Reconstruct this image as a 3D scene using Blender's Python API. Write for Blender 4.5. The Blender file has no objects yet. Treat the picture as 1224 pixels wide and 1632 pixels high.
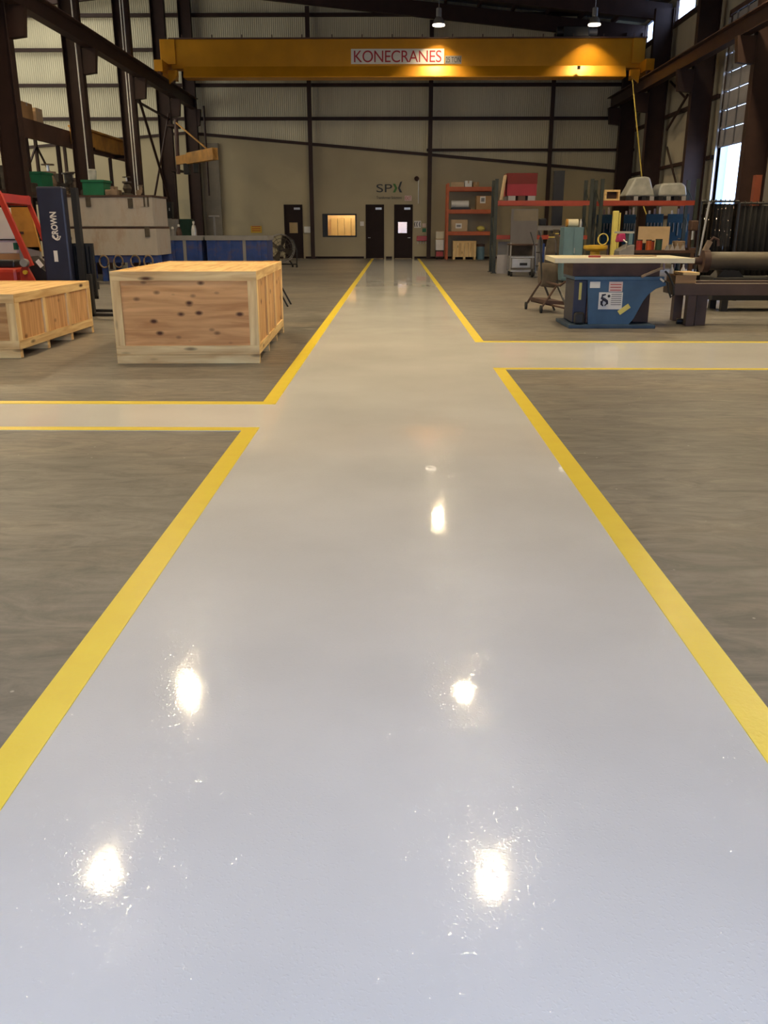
import bpy, math, random
from mathutils import Vector, Matrix
random.seed(7)
SC = bpy.context.scene
COL = SC.collection
R = math.radians
PI = math.pi

# ---------------------------------------------------------------- camera geometry (photo 1224 x 1632)
FPX, CX, CY = 1380.0, 612.0, 816.0
PITCH, YAW, EYE = R(18.21), R(0.71), 1.5


def ray(px, py):
    x = (px - CX) / FPX
    z = -(py - CY) / FPX
    c, s = math.cos(PITCH), math.sin(PITCH)
    y, z = c + z * s, -s + z * c
    c, s = math.cos(YAW), math.sin(YAW)
    return Vector((x * c - y * s, x * s + y * c, z))


def W(px, py, d):            # the point at distance d down the hall
    r = ray(px, py)
    return Vector((0, 0, EYE)) + r * (d / r.y)


def G(px, py, z=0.0):        # the point at height z
    r = ray(px, py)
    return Vector((0, 0, EYE)) + r * ((z - EYE) / r.z)


def XP(px, py, x):           # the point on the plane at that x
    r = ray(px, py)
    return Vector((0, 0, EYE)) + r * (x / r.x)


# ---------------------------------------------------------------- mesh builder
class MB:
    def __init__(s):
        s.v, s.f = [], []

    def add(s, vs, fs):
        b = len(s.v)
        s.v += [Vector(v) for v in vs]
        s.f += [tuple(i + b for i in f) for f in fs]
        return s

    def box(s, x0, x1, y0, y1, z0, z1, m=None):
        x0, x1 = sorted((x0, x1)); y0, y1 = sorted((y0, y1)); z0, z1 = sorted((z0, z1))
        vs = [Vector((x, y, z)) for z in (z0, z1) for y in (y0, y1) for x in (x0, x1)]
        if m is not None:
            vs = [m @ v for v in vs]
        return s.add(vs, [(0, 2, 3, 1), (4, 5, 7, 6), (0, 1, 5, 4), (2, 6, 7, 3), (0, 4, 6, 2), (1, 3, 7, 5)])

    def beam(s, p, q, w, h, up=(0, 0, 1)):
        p, q = Vector(p), Vector(q)
        d = (q - p).normalized()
        u = Vector(up)
        if abs(d.dot(u)) > .98:
            u = Vector((0, 1, 0))
        a = d.cross(u).normalized() * (w / 2)
        b = a.cross(d).normalized() * (h / 2)
        vs = [p - a - b, p + a - b, p + a + b, p - a + b, q - a - b, q + a - b, q + a + b, q - a + b]
        return s.add(vs, [(0, 3, 2, 1), (4, 5, 6, 7), (0, 1, 5, 4), (1, 2, 6, 5), (2, 3, 7, 6), (3, 0, 4, 7)])

    def tube(s, pts, r, n=8, closed=False):
        pts = [Vector(p) for p in pts]
        rr = r if isinstance(r, (list, tuple)) else [r] * len(pts)
        rings = []
        N = len(pts)
        for i, p in enumerate(pts):
            a = pts[(i - 1) % N] if (closed or i > 0) else p
            c = pts[(i + 1) % N] if (closed or i < N - 1) else p
            d = (c - a).normalized()
            u = Vector((0, 0, 1)) if abs(d.z) < .9 else Vector((1, 0, 0))
            e = d.cross(u).normalized()
            g = d.cross(e).normalized()
            rings.append([p + (e * math.cos(t) + g * math.sin(t)) * rr[i] for t in [2 * PI * k / n for k in range(n)]])
        vs = [v for q in rings for v in q]
        fs = []
        for i in range(N if closed else N - 1):
            j = (i + 1) % N
            for k in range(n):
                l = (k + 1) % n
                fs.append((i * n + k, i * n + l, j * n + l, j * n + k))
        if not closed:
            fs.append(tuple(range(n - 1, -1, -1)))
            fs.append(tuple((N - 1) * n + k for k in range(n)))
        return s.add(vs, fs)

    def cyl(s, p, q, r, n=16, r2=None):
        return s.tube([p, q], [r, r if r2 is None else r2], n)

    def prism(s, poly, axis, a, b):
        """poly in the two other axes: y -> (x, z), x -> (y, z), z -> (x, y)"""
        def V(u, w, t):
            return Vector((u, t, w)) if axis == 'y' else (Vector((t, u, w)) if axis == 'x' else Vector((u, w, t)))
        n = len(poly)
        vs = [V(u, w, a) for u, w in poly] + [V(u, w, b) for u, w in poly]
        fs = [tuple(range(n)), tuple(range(2 * n - 1, n - 1, -1))]
        for i in range(n):
            j = (i + 1) % n
            fs.append((i, i + n, j + n, j))
        return s.add(vs, fs)

    def lathe(s, prof, o, axis=(0, 0, 1), n=20):
        ax = Vector(axis).normalized()
        u = Vector((0, 0, 1)) if abs(ax.z) < .9 else Vector((1, 0, 0))
        e = ax.cross(u).normalized()
        g = ax.cross(e).normalized()
        o = Vector(o)
        vs, fs = [], []
        for r, h in prof:
            for k in range(n):
                t = 2 * PI * k / n
                vs.append(o + ax * h + (e * math.cos(t) + g * math.sin(t)) * r)
        for i in range(len(prof) - 1):
            for k in range(n):
                l = (k + 1) % n
                fs.append((i * n + k, i * n + l, (i + 1) * n + l, (i + 1) * n + k))
        closed = prof[0] == prof[-1]
        if not closed and prof[0][0] > 1e-6:
            fs.append(tuple(range(n)))
        if not closed and prof[-1][0] > 1e-6:
            fs.append(tuple((len(prof) - 1) * n + k for k in range(n)))
        return s.add(vs, fs)

    def blob(s, c, rx, ry, rz, n=10, jit=.15):
        vs, fs = [], []
        m = n // 2 + 1
        for i in range(m + 1):
            ph = PI * i / m
            for k in range(n):
                t = 2 * PI * k / n
                q = 1 + random.uniform(-jit, jit)
                vs.append((c[0] + rx * q * math.sin(ph) * math.cos(t), c[1] + ry * q * math.sin(ph) * math.sin(t), c[2] - rz * math.cos(ph)))
        for i in range(m):
            for k in range(n):
                l = (k + 1) % n
                fs.append((i * n + k, i * n + l, (i + 1) * n + l, (i + 1) * n + k))
        return s.add(vs, fs)


def root_loc(p):
    t = Vector((0, 0, 0))
    while p is not None:
        t += p.location
        p = p.parent
    return t


def part(name, mb, m, parent=None, bevel=0.0, smooth=False, local=False):
    me = bpy.data.meshes.new(name)
    off = Vector((0, 0, 0)) if (local or parent is None) else root_loc(parent)
    me.from_pydata([tuple(v - off) for v in mb.v], [], mb.f)
    me.validate()
    import bmesh
    bm = bmesh.new(); bm.from_mesh(me)
    bmesh.ops.recalc_face_normals(bm, faces=bm.faces)
    bm.to_mesh(me); bm.free()
    if m is not None:
        me.materials.append(m)
    if smooth:
        me.polygons.foreach_set('use_smooth', [True] * len(me.polygons))
        try:
            me.set_sharp_from_angle(angle=R(40))
        except Exception:
            pass
    o = bpy.data.objects.new(name, me)
    COL.objects.link(o)
    if parent is not None:
        o.parent = parent
    if bevel:
        b = o.modifiers.new('bevel', 'BEVEL')
        b.width = bevel; b.segments = 2; b.limit_method = 'ANGLE'
    return o


def tag(o, label, cat, group=None, kind=None):
    o['label'] = label
    o['category'] = cat
    if group: o['group'] = group
    if kind: o['kind'] = kind
    return o


def thing(name, label, cat, loc, rotz=0.0, group=None, kind=None):
    o = bpy.data.objects.new(name, None)
    COL.objects.link(o)
    o.empty_display_size = .1
    o.location = loc
    o.rotation_euler = (0, 0, rotz)
    return tag(o, label, cat, group, kind)


def single(name, mb, m, label, cat, group=None, bevel=0.0, smooth=False, kind=None):
    return tag(part(name, mb, m, None, bevel, smooth), label, cat, group, kind)


def struct(name, mb, m, label, cat, bevel=0.0, smooth=False):
    return tag(part(name, mb, m, None, bevel, smooth), label, cat, kind='structure')


def dup(root, loc, label=None, group=None, rotz=None):
    r = root.copy(); COL.objects.link(r)
    r.location = loc
    if rotz is not None: r.rotation_euler = (0, 0, rotz)
    if label: r['label'] = label
    if group: r['group'] = group
    for ch in list(root.children):
        c = ch.copy(); COL.objects.link(c); c.parent = r
        for g in list(ch.children):
            d = g.copy(); COL.objects.link(d); d.parent = c
    return r


def text_part(name, body, m, parent, loc, size, rot=(R(90), 0, 0), width=None, height=None, depth=.004, kern=1.0, bold=0.0):
    cu = bpy.data.curves.new(name, 'FONT')
    cu.body = body; cu.size = size; cu.extrude = depth; cu.offset = bold
    cu.align_x = 'CENTER'; cu.align_y = 'CENTER'; cu.space_character = kern
    t = bpy.data.objects.new(name + '_tmp', cu)
    COL.objects.link(t)
    bpy.context.view_layer.update()
    dg = bpy.context.evaluated_depsgraph_get()
    me = bpy.data.meshes.new_from_object(t.evaluated_get(dg))
    bpy.data.objects.remove(t)
    xs = [v.co.x for v in me.vertices]; ys = [v.co.y for v in me.vertices]
    sx = width / (max(xs) - min(xs)) if width else 1
    sy = height / (max(ys) - min(ys)) if height else sx
    cx, cy = (max(xs) + min(xs)) / 2, (max(ys) + min(ys)) / 2
    from mathutils import Euler
    M = Euler(rot).to_matrix()
    off = Vector(loc) - (root_loc(parent) if parent else Vector())
    for v in me.vertices:
        v.co = M @ Vector(((v.co.x - cx) * sx, (v.co.y - cy) * sy, v.co.z)) + off
    me.materials.clear(); me.materials.append(m)
    o = bpy.data.objects.new(name, me)
    COL.objects.link(o)
    if parent: o.parent = parent
    return o


# ---------------------------------------------------------------- materials
def srgb(r, g, b):
    f = lambda c: (c / 12.92 if c <= .04045 else ((c + .055) / 1.055) ** 2.4)
    return (f(r / 255), f(g / 255), f(b / 255))


def mat(name, col, rough=.6, metal=0.0, var=.18, scale=3.0, bump=0.0, bscale=40.0, spec=.5, stretch=(1, 1, 1), coat=0.0, dirt=None, dirt_amt=.0, dscale=1.5):
    m = bpy.data.materials.new(name); m.use_nodes = True
    nt = m.node_tree; N = nt.nodes; L = nt.links
    b = N['Principled BSDF']
    b.inputs['Roughness'].default_value = rough
    b.inputs['Metallic'].default_value = metal
    b.inputs['Specular IOR Level'].default_value = spec
    b.inputs['Coat Weight'].default_value = coat
    b.inputs['Coat Roughness'].default_value = .08
    tc = N.new('ShaderNodeTexCoord'); mp = N.new('ShaderNodeMapping')
    mp.inputs['Scale'].default_value = stretch
    L.new(tc.outputs['Object'], mp.inputs['Vector'])
    nz = N.new('ShaderNodeTexNoise'); nz.inputs['Scale'].default_value = scale; nz.inputs['Detail'].default_value = 5
    L.new(mp.outputs['Vector'], nz.inputs['Vector'])
    rp = N.new('ShaderNodeValToRGB')
    rp.color_ramp.elements[0].position = .3; rp.color_ramp.elements[1].position = .7
    lo = [max(0, c * (1 - var)) for c in col]; hi = [min(1, c * (1 + var)) for c in col]
    rp.color_ramp.elements[0].color = (*lo, 1); rp.color_ramp.elements[1].color = (*hi, 1)
    L.new(nz.outputs['Fac'], rp.inputs['Fac'])
    out = rp.outputs['Color']
    if dirt is not None:
        n2 = N.new('ShaderNodeTexNoise'); n2.inputs['Scale'].default_value = dscale; n2.inputs['Detail'].default_value = 8
        n2.inputs['Roughness'].default_value = .65
        L.new(mp.outputs['Vector'], n2.inputs['Vector'])
        r2 = N.new('ShaderNodeValToRGB')
        r2.color_ramp.elements[0].position = .48; r2.color_ramp.elements[1].position = .66
        r2.color_ramp.elements[0].color = (0, 0, 0, 1); r2.color_ramp.elements[1].color = (dirt_amt,) * 3 + (1,)
        L.new(n2.outputs['Fac'], r2.inputs['Fac'])
        mx = N.new('ShaderNodeMix'); mx.data_type = 'RGBA'
        L.new(r2.outputs['Color'], mx.inputs['Factor'])
        L.new(out, mx.inputs[6]); mx.inputs[7].default_value = (*dirt, 1)
        out = mx.outputs[2]
    L.new(out, b.inputs['Base Color'])
    if bump:
        n3 = N.new('ShaderNodeTexNoise'); n3.inputs['Scale'].default_value = bscale; n3.inputs['Detail'].default_value = 3
        L.new(tc.outputs['Object'], n3.inputs['Vector'])
        bp = N.new('ShaderNodeBump'); bp.inputs['Strength'].default_value = bump; bp.inputs['Distance'].default_value = .01
        L.new(n3.outputs['Fac'], bp.inputs['Height']); L.new(bp.outputs['Normal'], b.inputs['Normal'])
    return m


def emit(name, col, s):
    m = bpy.data.materials.new(name); m.use_nodes = True
    b = m.node_tree.nodes['Principled BSDF']
    b.inputs['Base Color'].default_value = (*col, 1)
    b.inputs['Emission Color'].default_value = (*col, 1)
    b.inputs['Emission Strength'].default_value = s
    return m


def glass(name, tint=(1, 1, 1), refl=.06, alpha=0.0, acol=(1, 1, 1)):
    """thin pane: clear with a faint gloss, plus a diffuse share alpha for film or dirt"""
    m = bpy.data.materials.new(name); m.use_nodes = True
    nt = m.node_tree; N = nt.nodes; L = nt.links
    N.remove(N['Principled BSDF'])
    t = N.new('ShaderNodeBsdfTransparent'); t.inputs['Color'].default_value = (*tint, 1)
    g = N.new('ShaderNodeBsdfGlossy'); g.inputs['Roughness'].default_value = .05
    mx = N.new('ShaderNodeMixShader'); mx.inputs['Fac'].default_value = refl
    L.new(t.outputs[0], mx.inputs[1]); L.new(g.outputs[0], mx.inputs[2])
    last = mx
    if alpha:
        d = N.new('ShaderNodeBsdfDiffuse'); d.inputs['Color'].default_value = (*acol, 1)
        m2 = N.new('ShaderNodeMixShader'); m2.inputs['Fac'].default_value = alpha
        L.new(mx.outputs[0], m2.inputs[1]); L.new(d.outputs[0], m2.inputs[2]); last = m2
    L.new(last.outputs[0], N['Material Output'].inputs['Surface'])
    return m


def panel_mat(name, col, freq, axis, var=.08):
    """ribbed sheet metal / insulation facing with narrow vertical seams"""
    m = mat(name, col, .55, 0, var, .9, stretch=(1, 1, .35))
    nt = m.node_tree; N = nt.nodes; L = nt.links
    b = N['Principled BSDF']
    tc = N.new('ShaderNodeTexCoord')
    wv = N.new('ShaderNodeTexWave'); wv.wave_type = 'BANDS'; wv.bands_direction = axis; wv.wave_profile = 'SIN'
    wv.inputs['Scale'].default_value = freq
    L.new(tc.outputs['Object'], wv.inputs['Vector'])
    bp = N.new('ShaderNodeBump'); bp.inputs['Strength'].default_value = .35; bp.inputs['Distance'].default_value = .03
    L.new(wv.outputs['Fac'], bp.inputs['Height']); L.new(bp.outputs['Normal'], b.inputs['Normal'])
    return m


def wood_mat(name, col, knots, kn=(2.2, 2.2, 3.2), grain_axis=0):
    m = bpy.data.materials.new(name); m.use_nodes = True
    nt = m.node_tree; N = nt.nodes; L = nt.links
    b = N['Principled BSDF']; b.inputs['Roughness'].default_value = .6
    b.inputs['Specular IOR Level'].default_value = .3
    tc = N.new('ShaderNodeTexCoord'); mp = N.new('ShaderNodeMapping')
    sc = [9.0, 9.0, 9.0]; sc[grain_axis] = .8
    mp.inputs['Scale'].default_value = sc
    L.new(tc.outputs['Object'], mp.inputs['Vector'])
    nz = N.new('ShaderNodeTexNoise'); nz.inputs['Scale'].default_value = 1.6; nz.inputs['Detail'].default_value = 6; nz.inputs['Distortion'].default_value = .6
    L.new(mp.outputs['Vector'], nz.inputs['Vector'])
    rp = N.new('ShaderNodeValToRGB')
    rp.color_ramp.elements[0].position = .32; rp.color_ramp.elements[1].position = .7
    rp.color_ramp.elements[0].color = (col[0] * .72, col[1] * .6, col[2] * .5, 1)
    rp.color_ramp.elements[1].color = (min(1, col[0] * 1.1), min(1, col[1] * 1.1), min(1, col[2] * 1.1), 1)
    L.new(nz.outputs['Fac'], rp.inputs['Fac'])
    out = rp.outputs['Color']
    if knots:
        m2 = N.new('ShaderNodeMapping'); m2.inputs['Scale'].default_value = kn
        L.new(tc.outputs['Object'], m2.inputs['Vector'])
        vo = N.new('ShaderNodeTexVoronoi'); vo.inputs['Scale'].default_value = 1.0
        L.new(m2.outputs['Vector'], vo.inputs['Vector'])
        r2 = N.new('ShaderNodeValToRGB')
        r2.color_ramp.elements[0].position = .1; r2.color_ramp.elements[0].color = (1, 1, 1, 1)
        r2.color_ramp.elements[1].position = .27; r2.color_ramp.elements[1].color = (0, 0, 0, 1)
        L.new(vo.outputs['Distance'], r2.inputs['Fac'])
        gt = N.new('ShaderNodeMath'); gt.operation = 'LESS_THAN'; gt.inputs[1].default_value = knots
        sp = N.new('ShaderNodeSeparateColor'); L.new(vo.outputs['Color'], sp.inputs['Color'])
        L.new(sp.outputs['Red'], gt.inputs[0])
        mu = N.new('ShaderNodeMath'); mu.operation = 'MULTIPLY'
        L.new(r2.outputs['Color'], mu.inputs[0]); L.new(gt.outputs[0], mu.inputs[1])
        mx = N.new('ShaderNodeMix'); mx.data_type = 'RGBA'
        L.new(mu.outputs[0], mx.inputs['Factor']); L.new(out, mx.inputs[6])
        mx.inputs[7].default_value = (.10, .035, .012, 1)
        out = mx.outputs[2]
    L.new(out, b.inputs['Base Color'])
    return m


def coating_mat():
    m = mat('epoxy_coating', (.79, .785, .77), .16, 0, .085, .8, spec=.5)
    nt = m.node_tree; N = nt.nodes; L = nt.links
    b = N['Principled BSDF']
    tc = N.new('ShaderNodeTexCoord')
    # fine orange-peel ripple of the poured coating + slow swirls in the gloss
    n1 = N.new('ShaderNodeTexNoise'); n1.inputs['Scale'].default_value = 110; n1.inputs['Detail'].default_value = 1
    n2 = N.new('ShaderNodeTexNoise'); n2.inputs['Scale'].default_value = 1.1; n2.inputs['Detail'].default_value = 3; n2.inputs['Distortion'].default_value = 2.2
    L.new(tc.outputs['Object'], n1.inputs['Vector']); L.new(tc.outputs['Object'], n2.inputs['Vector'])
    pk = N.new('ShaderNodeMapRange'); pk.interpolation_type = 'SMOOTHSTEP'
    pk.inputs['From Min'].default_value = .56; pk.inputs['From Max'].default_value = .74
    L.new(n1.outputs['Fac'], pk.inputs['Value'])
    b1 = N.new('ShaderNodeBump'); b1.inputs['Strength'].default_value = 1.0; b1.inputs['Distance'].default_value = .00022
    L.new(pk.outputs['Result'], b1.inputs['Height']); L.new(b1.outputs['Normal'], b.inputs['Normal'])
    mr = N.new('ShaderNodeMapRange'); mr.inputs['From Min'].default_value = .3; mr.inputs['From Max'].default_value = .7
    mr.inputs['To Min'].default_value = .02; mr.inputs['To Max'].default_value = .075
    L.new(n2.outputs['Fac'], mr.inputs['Value']); L.new(mr.outputs['Result'], b.inputs['Roughness'])
    return m


def concrete_mat():
    m = mat('bare_concrete', (.205, .193, .175), .42, 0, .25, .45, bump=.15, bscale=25, spec=.4, dirt=(.285, .245, .195), dirt_amt=.75, dscale=.5, stretch=(.6, 1.3, 1))
    nt = m.node_tree; N = nt.nodes; L = nt.links
    b = N['Principled BSDF']
    old = b.inputs['Base Color'].links[0].from_socket
    tc = N.new('ShaderNodeTexCoord'); mp = N.new('ShaderNodeMapping'); mp.inputs['Scale'].default_value = (1, 3, 1); mp.inputs['Rotation'].default_value = (0, 0, .5)
    L.new(tc.outputs['Object'], mp.inputs['Vector'])
    n = N.new('ShaderNodeTexNoise'); n.inputs['Scale'].default_value = 2.2; n.inputs['Detail'].default_value = 9; n.inputs['Roughness'].default_value = .7; n.inputs['Distortion'].default_value = 1.2
    L.new(mp.outputs['Vector'], n.inputs['Vector'])
    r = N.new('ShaderNodeValToRGB'); r.color_ramp.elements[0].position = .3; r.color_ramp.elements[1].position = .75
    r.color_ramp.elements[0].color = (.48, .48, .50, 1); r.color_ramp.elements[1].color = (1.38, 1.33, 1.27, 1)
    L.new(n.outputs['Fac'], r.inputs['Fac'])
    mx = N.new('ShaderNodeMix'); mx.data_type = 'RGBA'; mx.blend_type = 'MULTIPLY'; mx.inputs['Factor'].default_value = 1
    L.new(old, mx.inputs[6]); L.new(r.outputs['Color'], mx.inputs[7])
    # small pale chips
    v = N.new('ShaderNodeTexVoronoi'); v.inputs['Scale'].default_value = 5.5
    L.new(tc.outputs['Object'], v.inputs['Vector'])
    rr = N.new('ShaderNodeValToRGB'); rr.color_ramp.elements[0].position = .03; rr.color_ramp.elements[1].position = .05
    rr.color_ramp.elements[0].color = (.7, .7, .7, 1); rr.color_ramp.elements[1].color = (0, 0, 0, 1)
    L.new(v.outputs['Distance'], rr.inputs['Fac'])
    m3 = N.new('ShaderNodeMix'); m3.data_type = 'RGBA'
    L.new(rr.outputs['Color'], m3.inputs['Factor']); L.new(mx.outputs[2], m3.inputs[6]); m3.inputs[7].default_value = (.5, .48, .44, 1)
    L.new(m3.outputs[2], b.inputs['Base Color'])
    return m


M = {}
M['steel'] = mat('oxide_brown_steel', (.036, .017, .013), .55, 0, .2, 2, spec=.3)
M['steel2'] = mat('brown_steel_worn', (.085, .042, .030), .55, 0, .3, 2)
M['panel'] = panel_mat('wall_insulation_facing', (.58, .52, .36), 3.2, 'X')
M['panel_side'] = panel_mat('side_wall_sheet', (.42, .37, .28), 6.0, 'Y')
M['liner'] = mat('painted_liner_wall', (.41, .345, .215), .55, 0, .06, .6)
M['deck'] = mat('roof_deck', (.09, .065, .05), .8, 0, .15, 1)
M['concrete'] = concrete_mat()
M['coat'] = coating_mat()
M['line'] = mat('yellow_line_paint', (1.0, .76, .06), .3, 0, .04, 6, bump=.1, bscale=60)
M['crane'] = mat('crane_yellow_paint', (.64, .285, .01), .4, .3, .08, 1.5)
M['white'] = mat('white_enamel', (.75, .73, .68), .4, 0, .05)
M['plate'] = mat('sign_white', (.78, .75, .70), .45, 0, .04)
M['red_ink'] = mat('red_lettering', (.40, .02, .03), .5, 0, .05)
M['dark_ink'] = mat('dark_lettering', (.02, .025, .03), .5, 0, .05)
M['green_ink'] = mat('green_lettering', (.04, .16, .03), .5, 0, .05)
M['door'] = mat('dark_brown_door_paint', (.022, .012, .011), .65, 0, .1, spec=.2)
M['black'] = mat('black_paint', (.012, .012, .013), .45, 0, .15)
M['rubber'] = mat('black_rubber', (.015, .015, .015), .8, 0, .2)
M['blue'] = mat('blue_machine_paint', (.042, .105, .195), .45, 0, .15, 3)
M['bin_blue'] = mat('blue_bin_paint', (.02, .06, .26), .45, 0, .3, 3, dirt=(.10, .06, .04), dirt_amt=.7, dscale=3)
M['navy'] = mat('navy_mast_paint', (.022, .026, .055), .4, 0, .15)
M['navy2'] = mat('dark_blue_base_paint', (.03, .06, .105), .5, 0, .2, 4)
M['red'] = mat('red_machine_paint', (.42, .035, .02), .35, 0, .12)
M['orange'] = mat('orange_rack_paint', (.50, .10, .018), .45, 0, .15)
M['rack_red'] = mat('red_orange_beam_paint', (.40, .06, .03), .45, 0, .15)
M['rack_green'] = mat('dark_green_upright_paint', (.035, .042, .034), .5, 0, .2)
M['card'] = mat('cardboard', (.44, .26, .12), .8, 0, .1, 3)
M['card2'] = mat('pale_cardboard', (.55, .40, .24), .8, 0, .1, 3)
M['tank'] = mat('weathered_white_steel', (.44, .40, .36), .6, 0, .14, 2.2, dirt=(.30, .20, .13), dirt_amt=.6, dscale=2.2, stretch=(1, 1, .45))
M['green'] = mat('green_plastic', (.012, .15, .07), .5, 0, .12)
M['dgreen'] = mat('dark_green_paint', (.02, .06, .035), .5, 0, .15)
M['grey'] = mat('grey_paint', (.25, .24, .235), .5, 0, .12)
M['sheet'] = mat('dull_grey_sheet', (.15, .138, .14), .6, 0, .08)
M['pole_orange'] = mat('dull_orange_paint', (.22, .05, .02), .6, 0, .15)
M['taupe'] = mat('taupe_paint_and_shade', (.19, .16, .12), .7, 0, .12)  # also the colour of the shade strip on the end wall
M['lgrey'] = mat('light_grey_sheet', (.36, .34, .345), .5, 0, .08)
M['galv'] = mat('galvanised_steel', (.55, .55, .54), .35, .7, .12)
M['alu'] = mat('spun_aluminium', (.62, .60, .56), .3, .8, .08)
M['teal'] = mat('pale_blue_cabinet_paint', (.13, .225, .27), .45, 0, .12)
M['toolblue'] = mat('dark_blue_board_paint', (.004, .017, .026), .8, 0, .25, 4, spec=.2)
M['yellow'] = mat('yellow_machine_paint', (.62, .38, .025), .45, 0, .12)
M['yellow2'] = mat('pale_yellow_plastic', (.72, .62, .16), .5, 0, .15)
M['boom'] = mat('orange_brown_boom_paint', (.46, .22, .035), .5, 0, .25, 3)
M['rust'] = mat('rusty_brown_steel', (.078, .04, .028), .6, .1, .35, 3)
M['bench'] = mat('brown_bench_steel', (.095, .06, .048), .5, .1, .2, 3)
M['pipe'] = mat('olive_brown_shaft', (.10, .08, .055), .5, .1, .2, 2)
M['slab'] = mat('cream_slab', (.68, .63, .47), .45, 0, .05, 3)
M['magenta'] = mat('magenta_cloth', (.45, .03, .13), .8, 0, .2)
M['crimson'] = mat('crimson_board', (.30, .015, .028), .5, 0, .1)
M['film'] = mat('grey_shrink_film', (.42, .42, .38), .35, 0, .2, 4, bump=.4, bscale=6)
M['olive'] = mat('brown_canvas', (.09, .07, .05), .85, 0, .3, 4)
M['rope'] = mat('yellow_cable', (.65, .50, .10), .6, 0, .1)
M['clutter'] = mat('grimy_metal', (.07, .055, .04), .6, .2, .4, 5)
M['clutter2'] = mat('tan_castings', (.24, .17, .11), .6, .1, .35, 5)
M['ply'] = wood_mat('knotty_plywood', (.80, .45, .18), .9, (4.8, .01, 8.2), 0)
M['ply_side'] = wood_mat('plywood_side', (.74, .46, .21), .6, (.01, 3.6, 6), 2)
M['osb'] = wood_mat('flaky_board', (.66, .40, .17), .7, (7, .01, 9), 0)
M['pine'] = wood_mat('pine_board', (.95, .69, .33), .3, (2.5, .01, 9), 0)
M['pine_v'] = wood_mat('pine_upright', (.95, .69, .33), .3, (9, .01, 2.5), 2)
M['pine_y'] = wood_mat('pine_long_board', (.95, .69, .33), .2, (.01, 2.5, 9), 1)
M['lid'] = wood_mat('pale_plywood', (.90, .63, .29), .1, (2.5, 2.5, .01), 1)
M['tan'] = mat('tan_office_wall', (.62, .45, .25), .7, 0, .06)
M['blind'] = mat('wooden_blind', (.60, .42, .18), .6, 0, .1)
M['pane'] = glass('clear_pane')
M['frp'] = glass('warm_tint_panel', (1, .84, .62), .04)  # pane tint added to warm the daylight entering the left bay
M['curtain'] = glass('smoked_curtain', (.09, .07, .05), .05, .3, (.03, .024, .018))
M['dark_curtain'] = mat('black_curtain', (.012, .012, .013), .7, 0, .2, spec=.2)
M['lamp'] = emit('lamp_lens', (1.0, .785, .47), 1330)
M['ring'] = emit('lamp_refractor', (1.0, .86, .66), 6)
M['office_lamp'] = emit('office_lamp_lens', (1.0, .80, .50), 26)
M['exit'] = mat('exit_face', (.70, .55, .50), .5, 0, .03)

# ---------------------------------------------------------------- the setting
WALL_D = 45.4
XR, XL = 11.5, -22.0
YF = -3.0


def roof_z(x):
    return 11.65 - .1 * x if x > -10.1 else 12.66 + .1 * (x + 10.1)


struct('floor', MB().box(XL - .3, XR + .3, YF - 6, 49, -.2, 0), M['concrete'], 'bare dark grey stained concrete slab', 'floor')
AL, AR = -1.06, 1.10     # aisle between its yellow lines
LW = .125
c = MB()
c.box(AL - LW, AR + LW, YF - 1, WALL_D - .1, 0, .003)
c.box(XL + .02, AL - LW, 6.55, 7.72, 0, .003)
c.box(AR + LW, XR - .02, 9.61, 12.12, 0, .003)
struct('floor_coating', c, M['coat'], 'glossy pale grey coated walkway down the hall with two side branches', 'floor')


def line(x0, x1, y0, y1, label):
    struct('floor_line', MB().box(x0, x1, y0, y1, .003, .006), M['line'], label, 'floor line')


line(AL - LW, AL, YF - 1, 6.66, 'yellow line on the walkway left edge before the left branch')
line(AL - LW, AL, 7.60, WALL_D - .3, 'yellow line on the walkway left edge beyond the left branch')
line(AR, AR + LW, YF - 1, 9.72, 'yellow line on the walkway right edge before the right branch')
line(AR, AR + LW, 12.0, WALL_D - .3, 'yellow line on the walkway right edge beyond the right branch')
line(XL + .05, AL - LW, 6.55, 6.66, 'thin yellow line on the near side of the left branch')
line(XL + .05, AL - LW, 7.60, 7.72, 'thin yellow line on the far side of the left branch')
line(AR + LW, XR - .05, 9.61, 9.72, 'thin yellow line on the near side of the right branch')
line(AR + LW, XR - .05, 12.0, 12.12, 'thin yellow line on the far side of the right branch')


def grid_cells(us, vs, holes):
    us = sorted(set(us + [h[0] for h in holes] + [h[1] for h in holes]))
    vs = sorted(set(vs + [h[2] for h in holes] + [h[3] for h in holes]))
    for i in range(len(us) - 1):
        for j in range(len(vs) - 1):
            u, v = (us[i] + us[i + 1]) / 2, (vs[j] + vs[j + 1]) / 2
            if not any(h[0] < u < h[1] and h[2] < v < h[3] for h in holes):
                yield us[i], us[i + 1], vs[j], vs[j + 1]


# doors and office window in the end wall: (x0, x1, z0, z1)
DOORS = [(-5.52, -4.60, 0, 2.56), (-1.47, -.56, 0, 2.56), (-.06, .86, 0, 2.56)]
WIN = (-3.62, -1.92, 1.03, 2.13)
HOLES = DOORS + [WIN]

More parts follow.
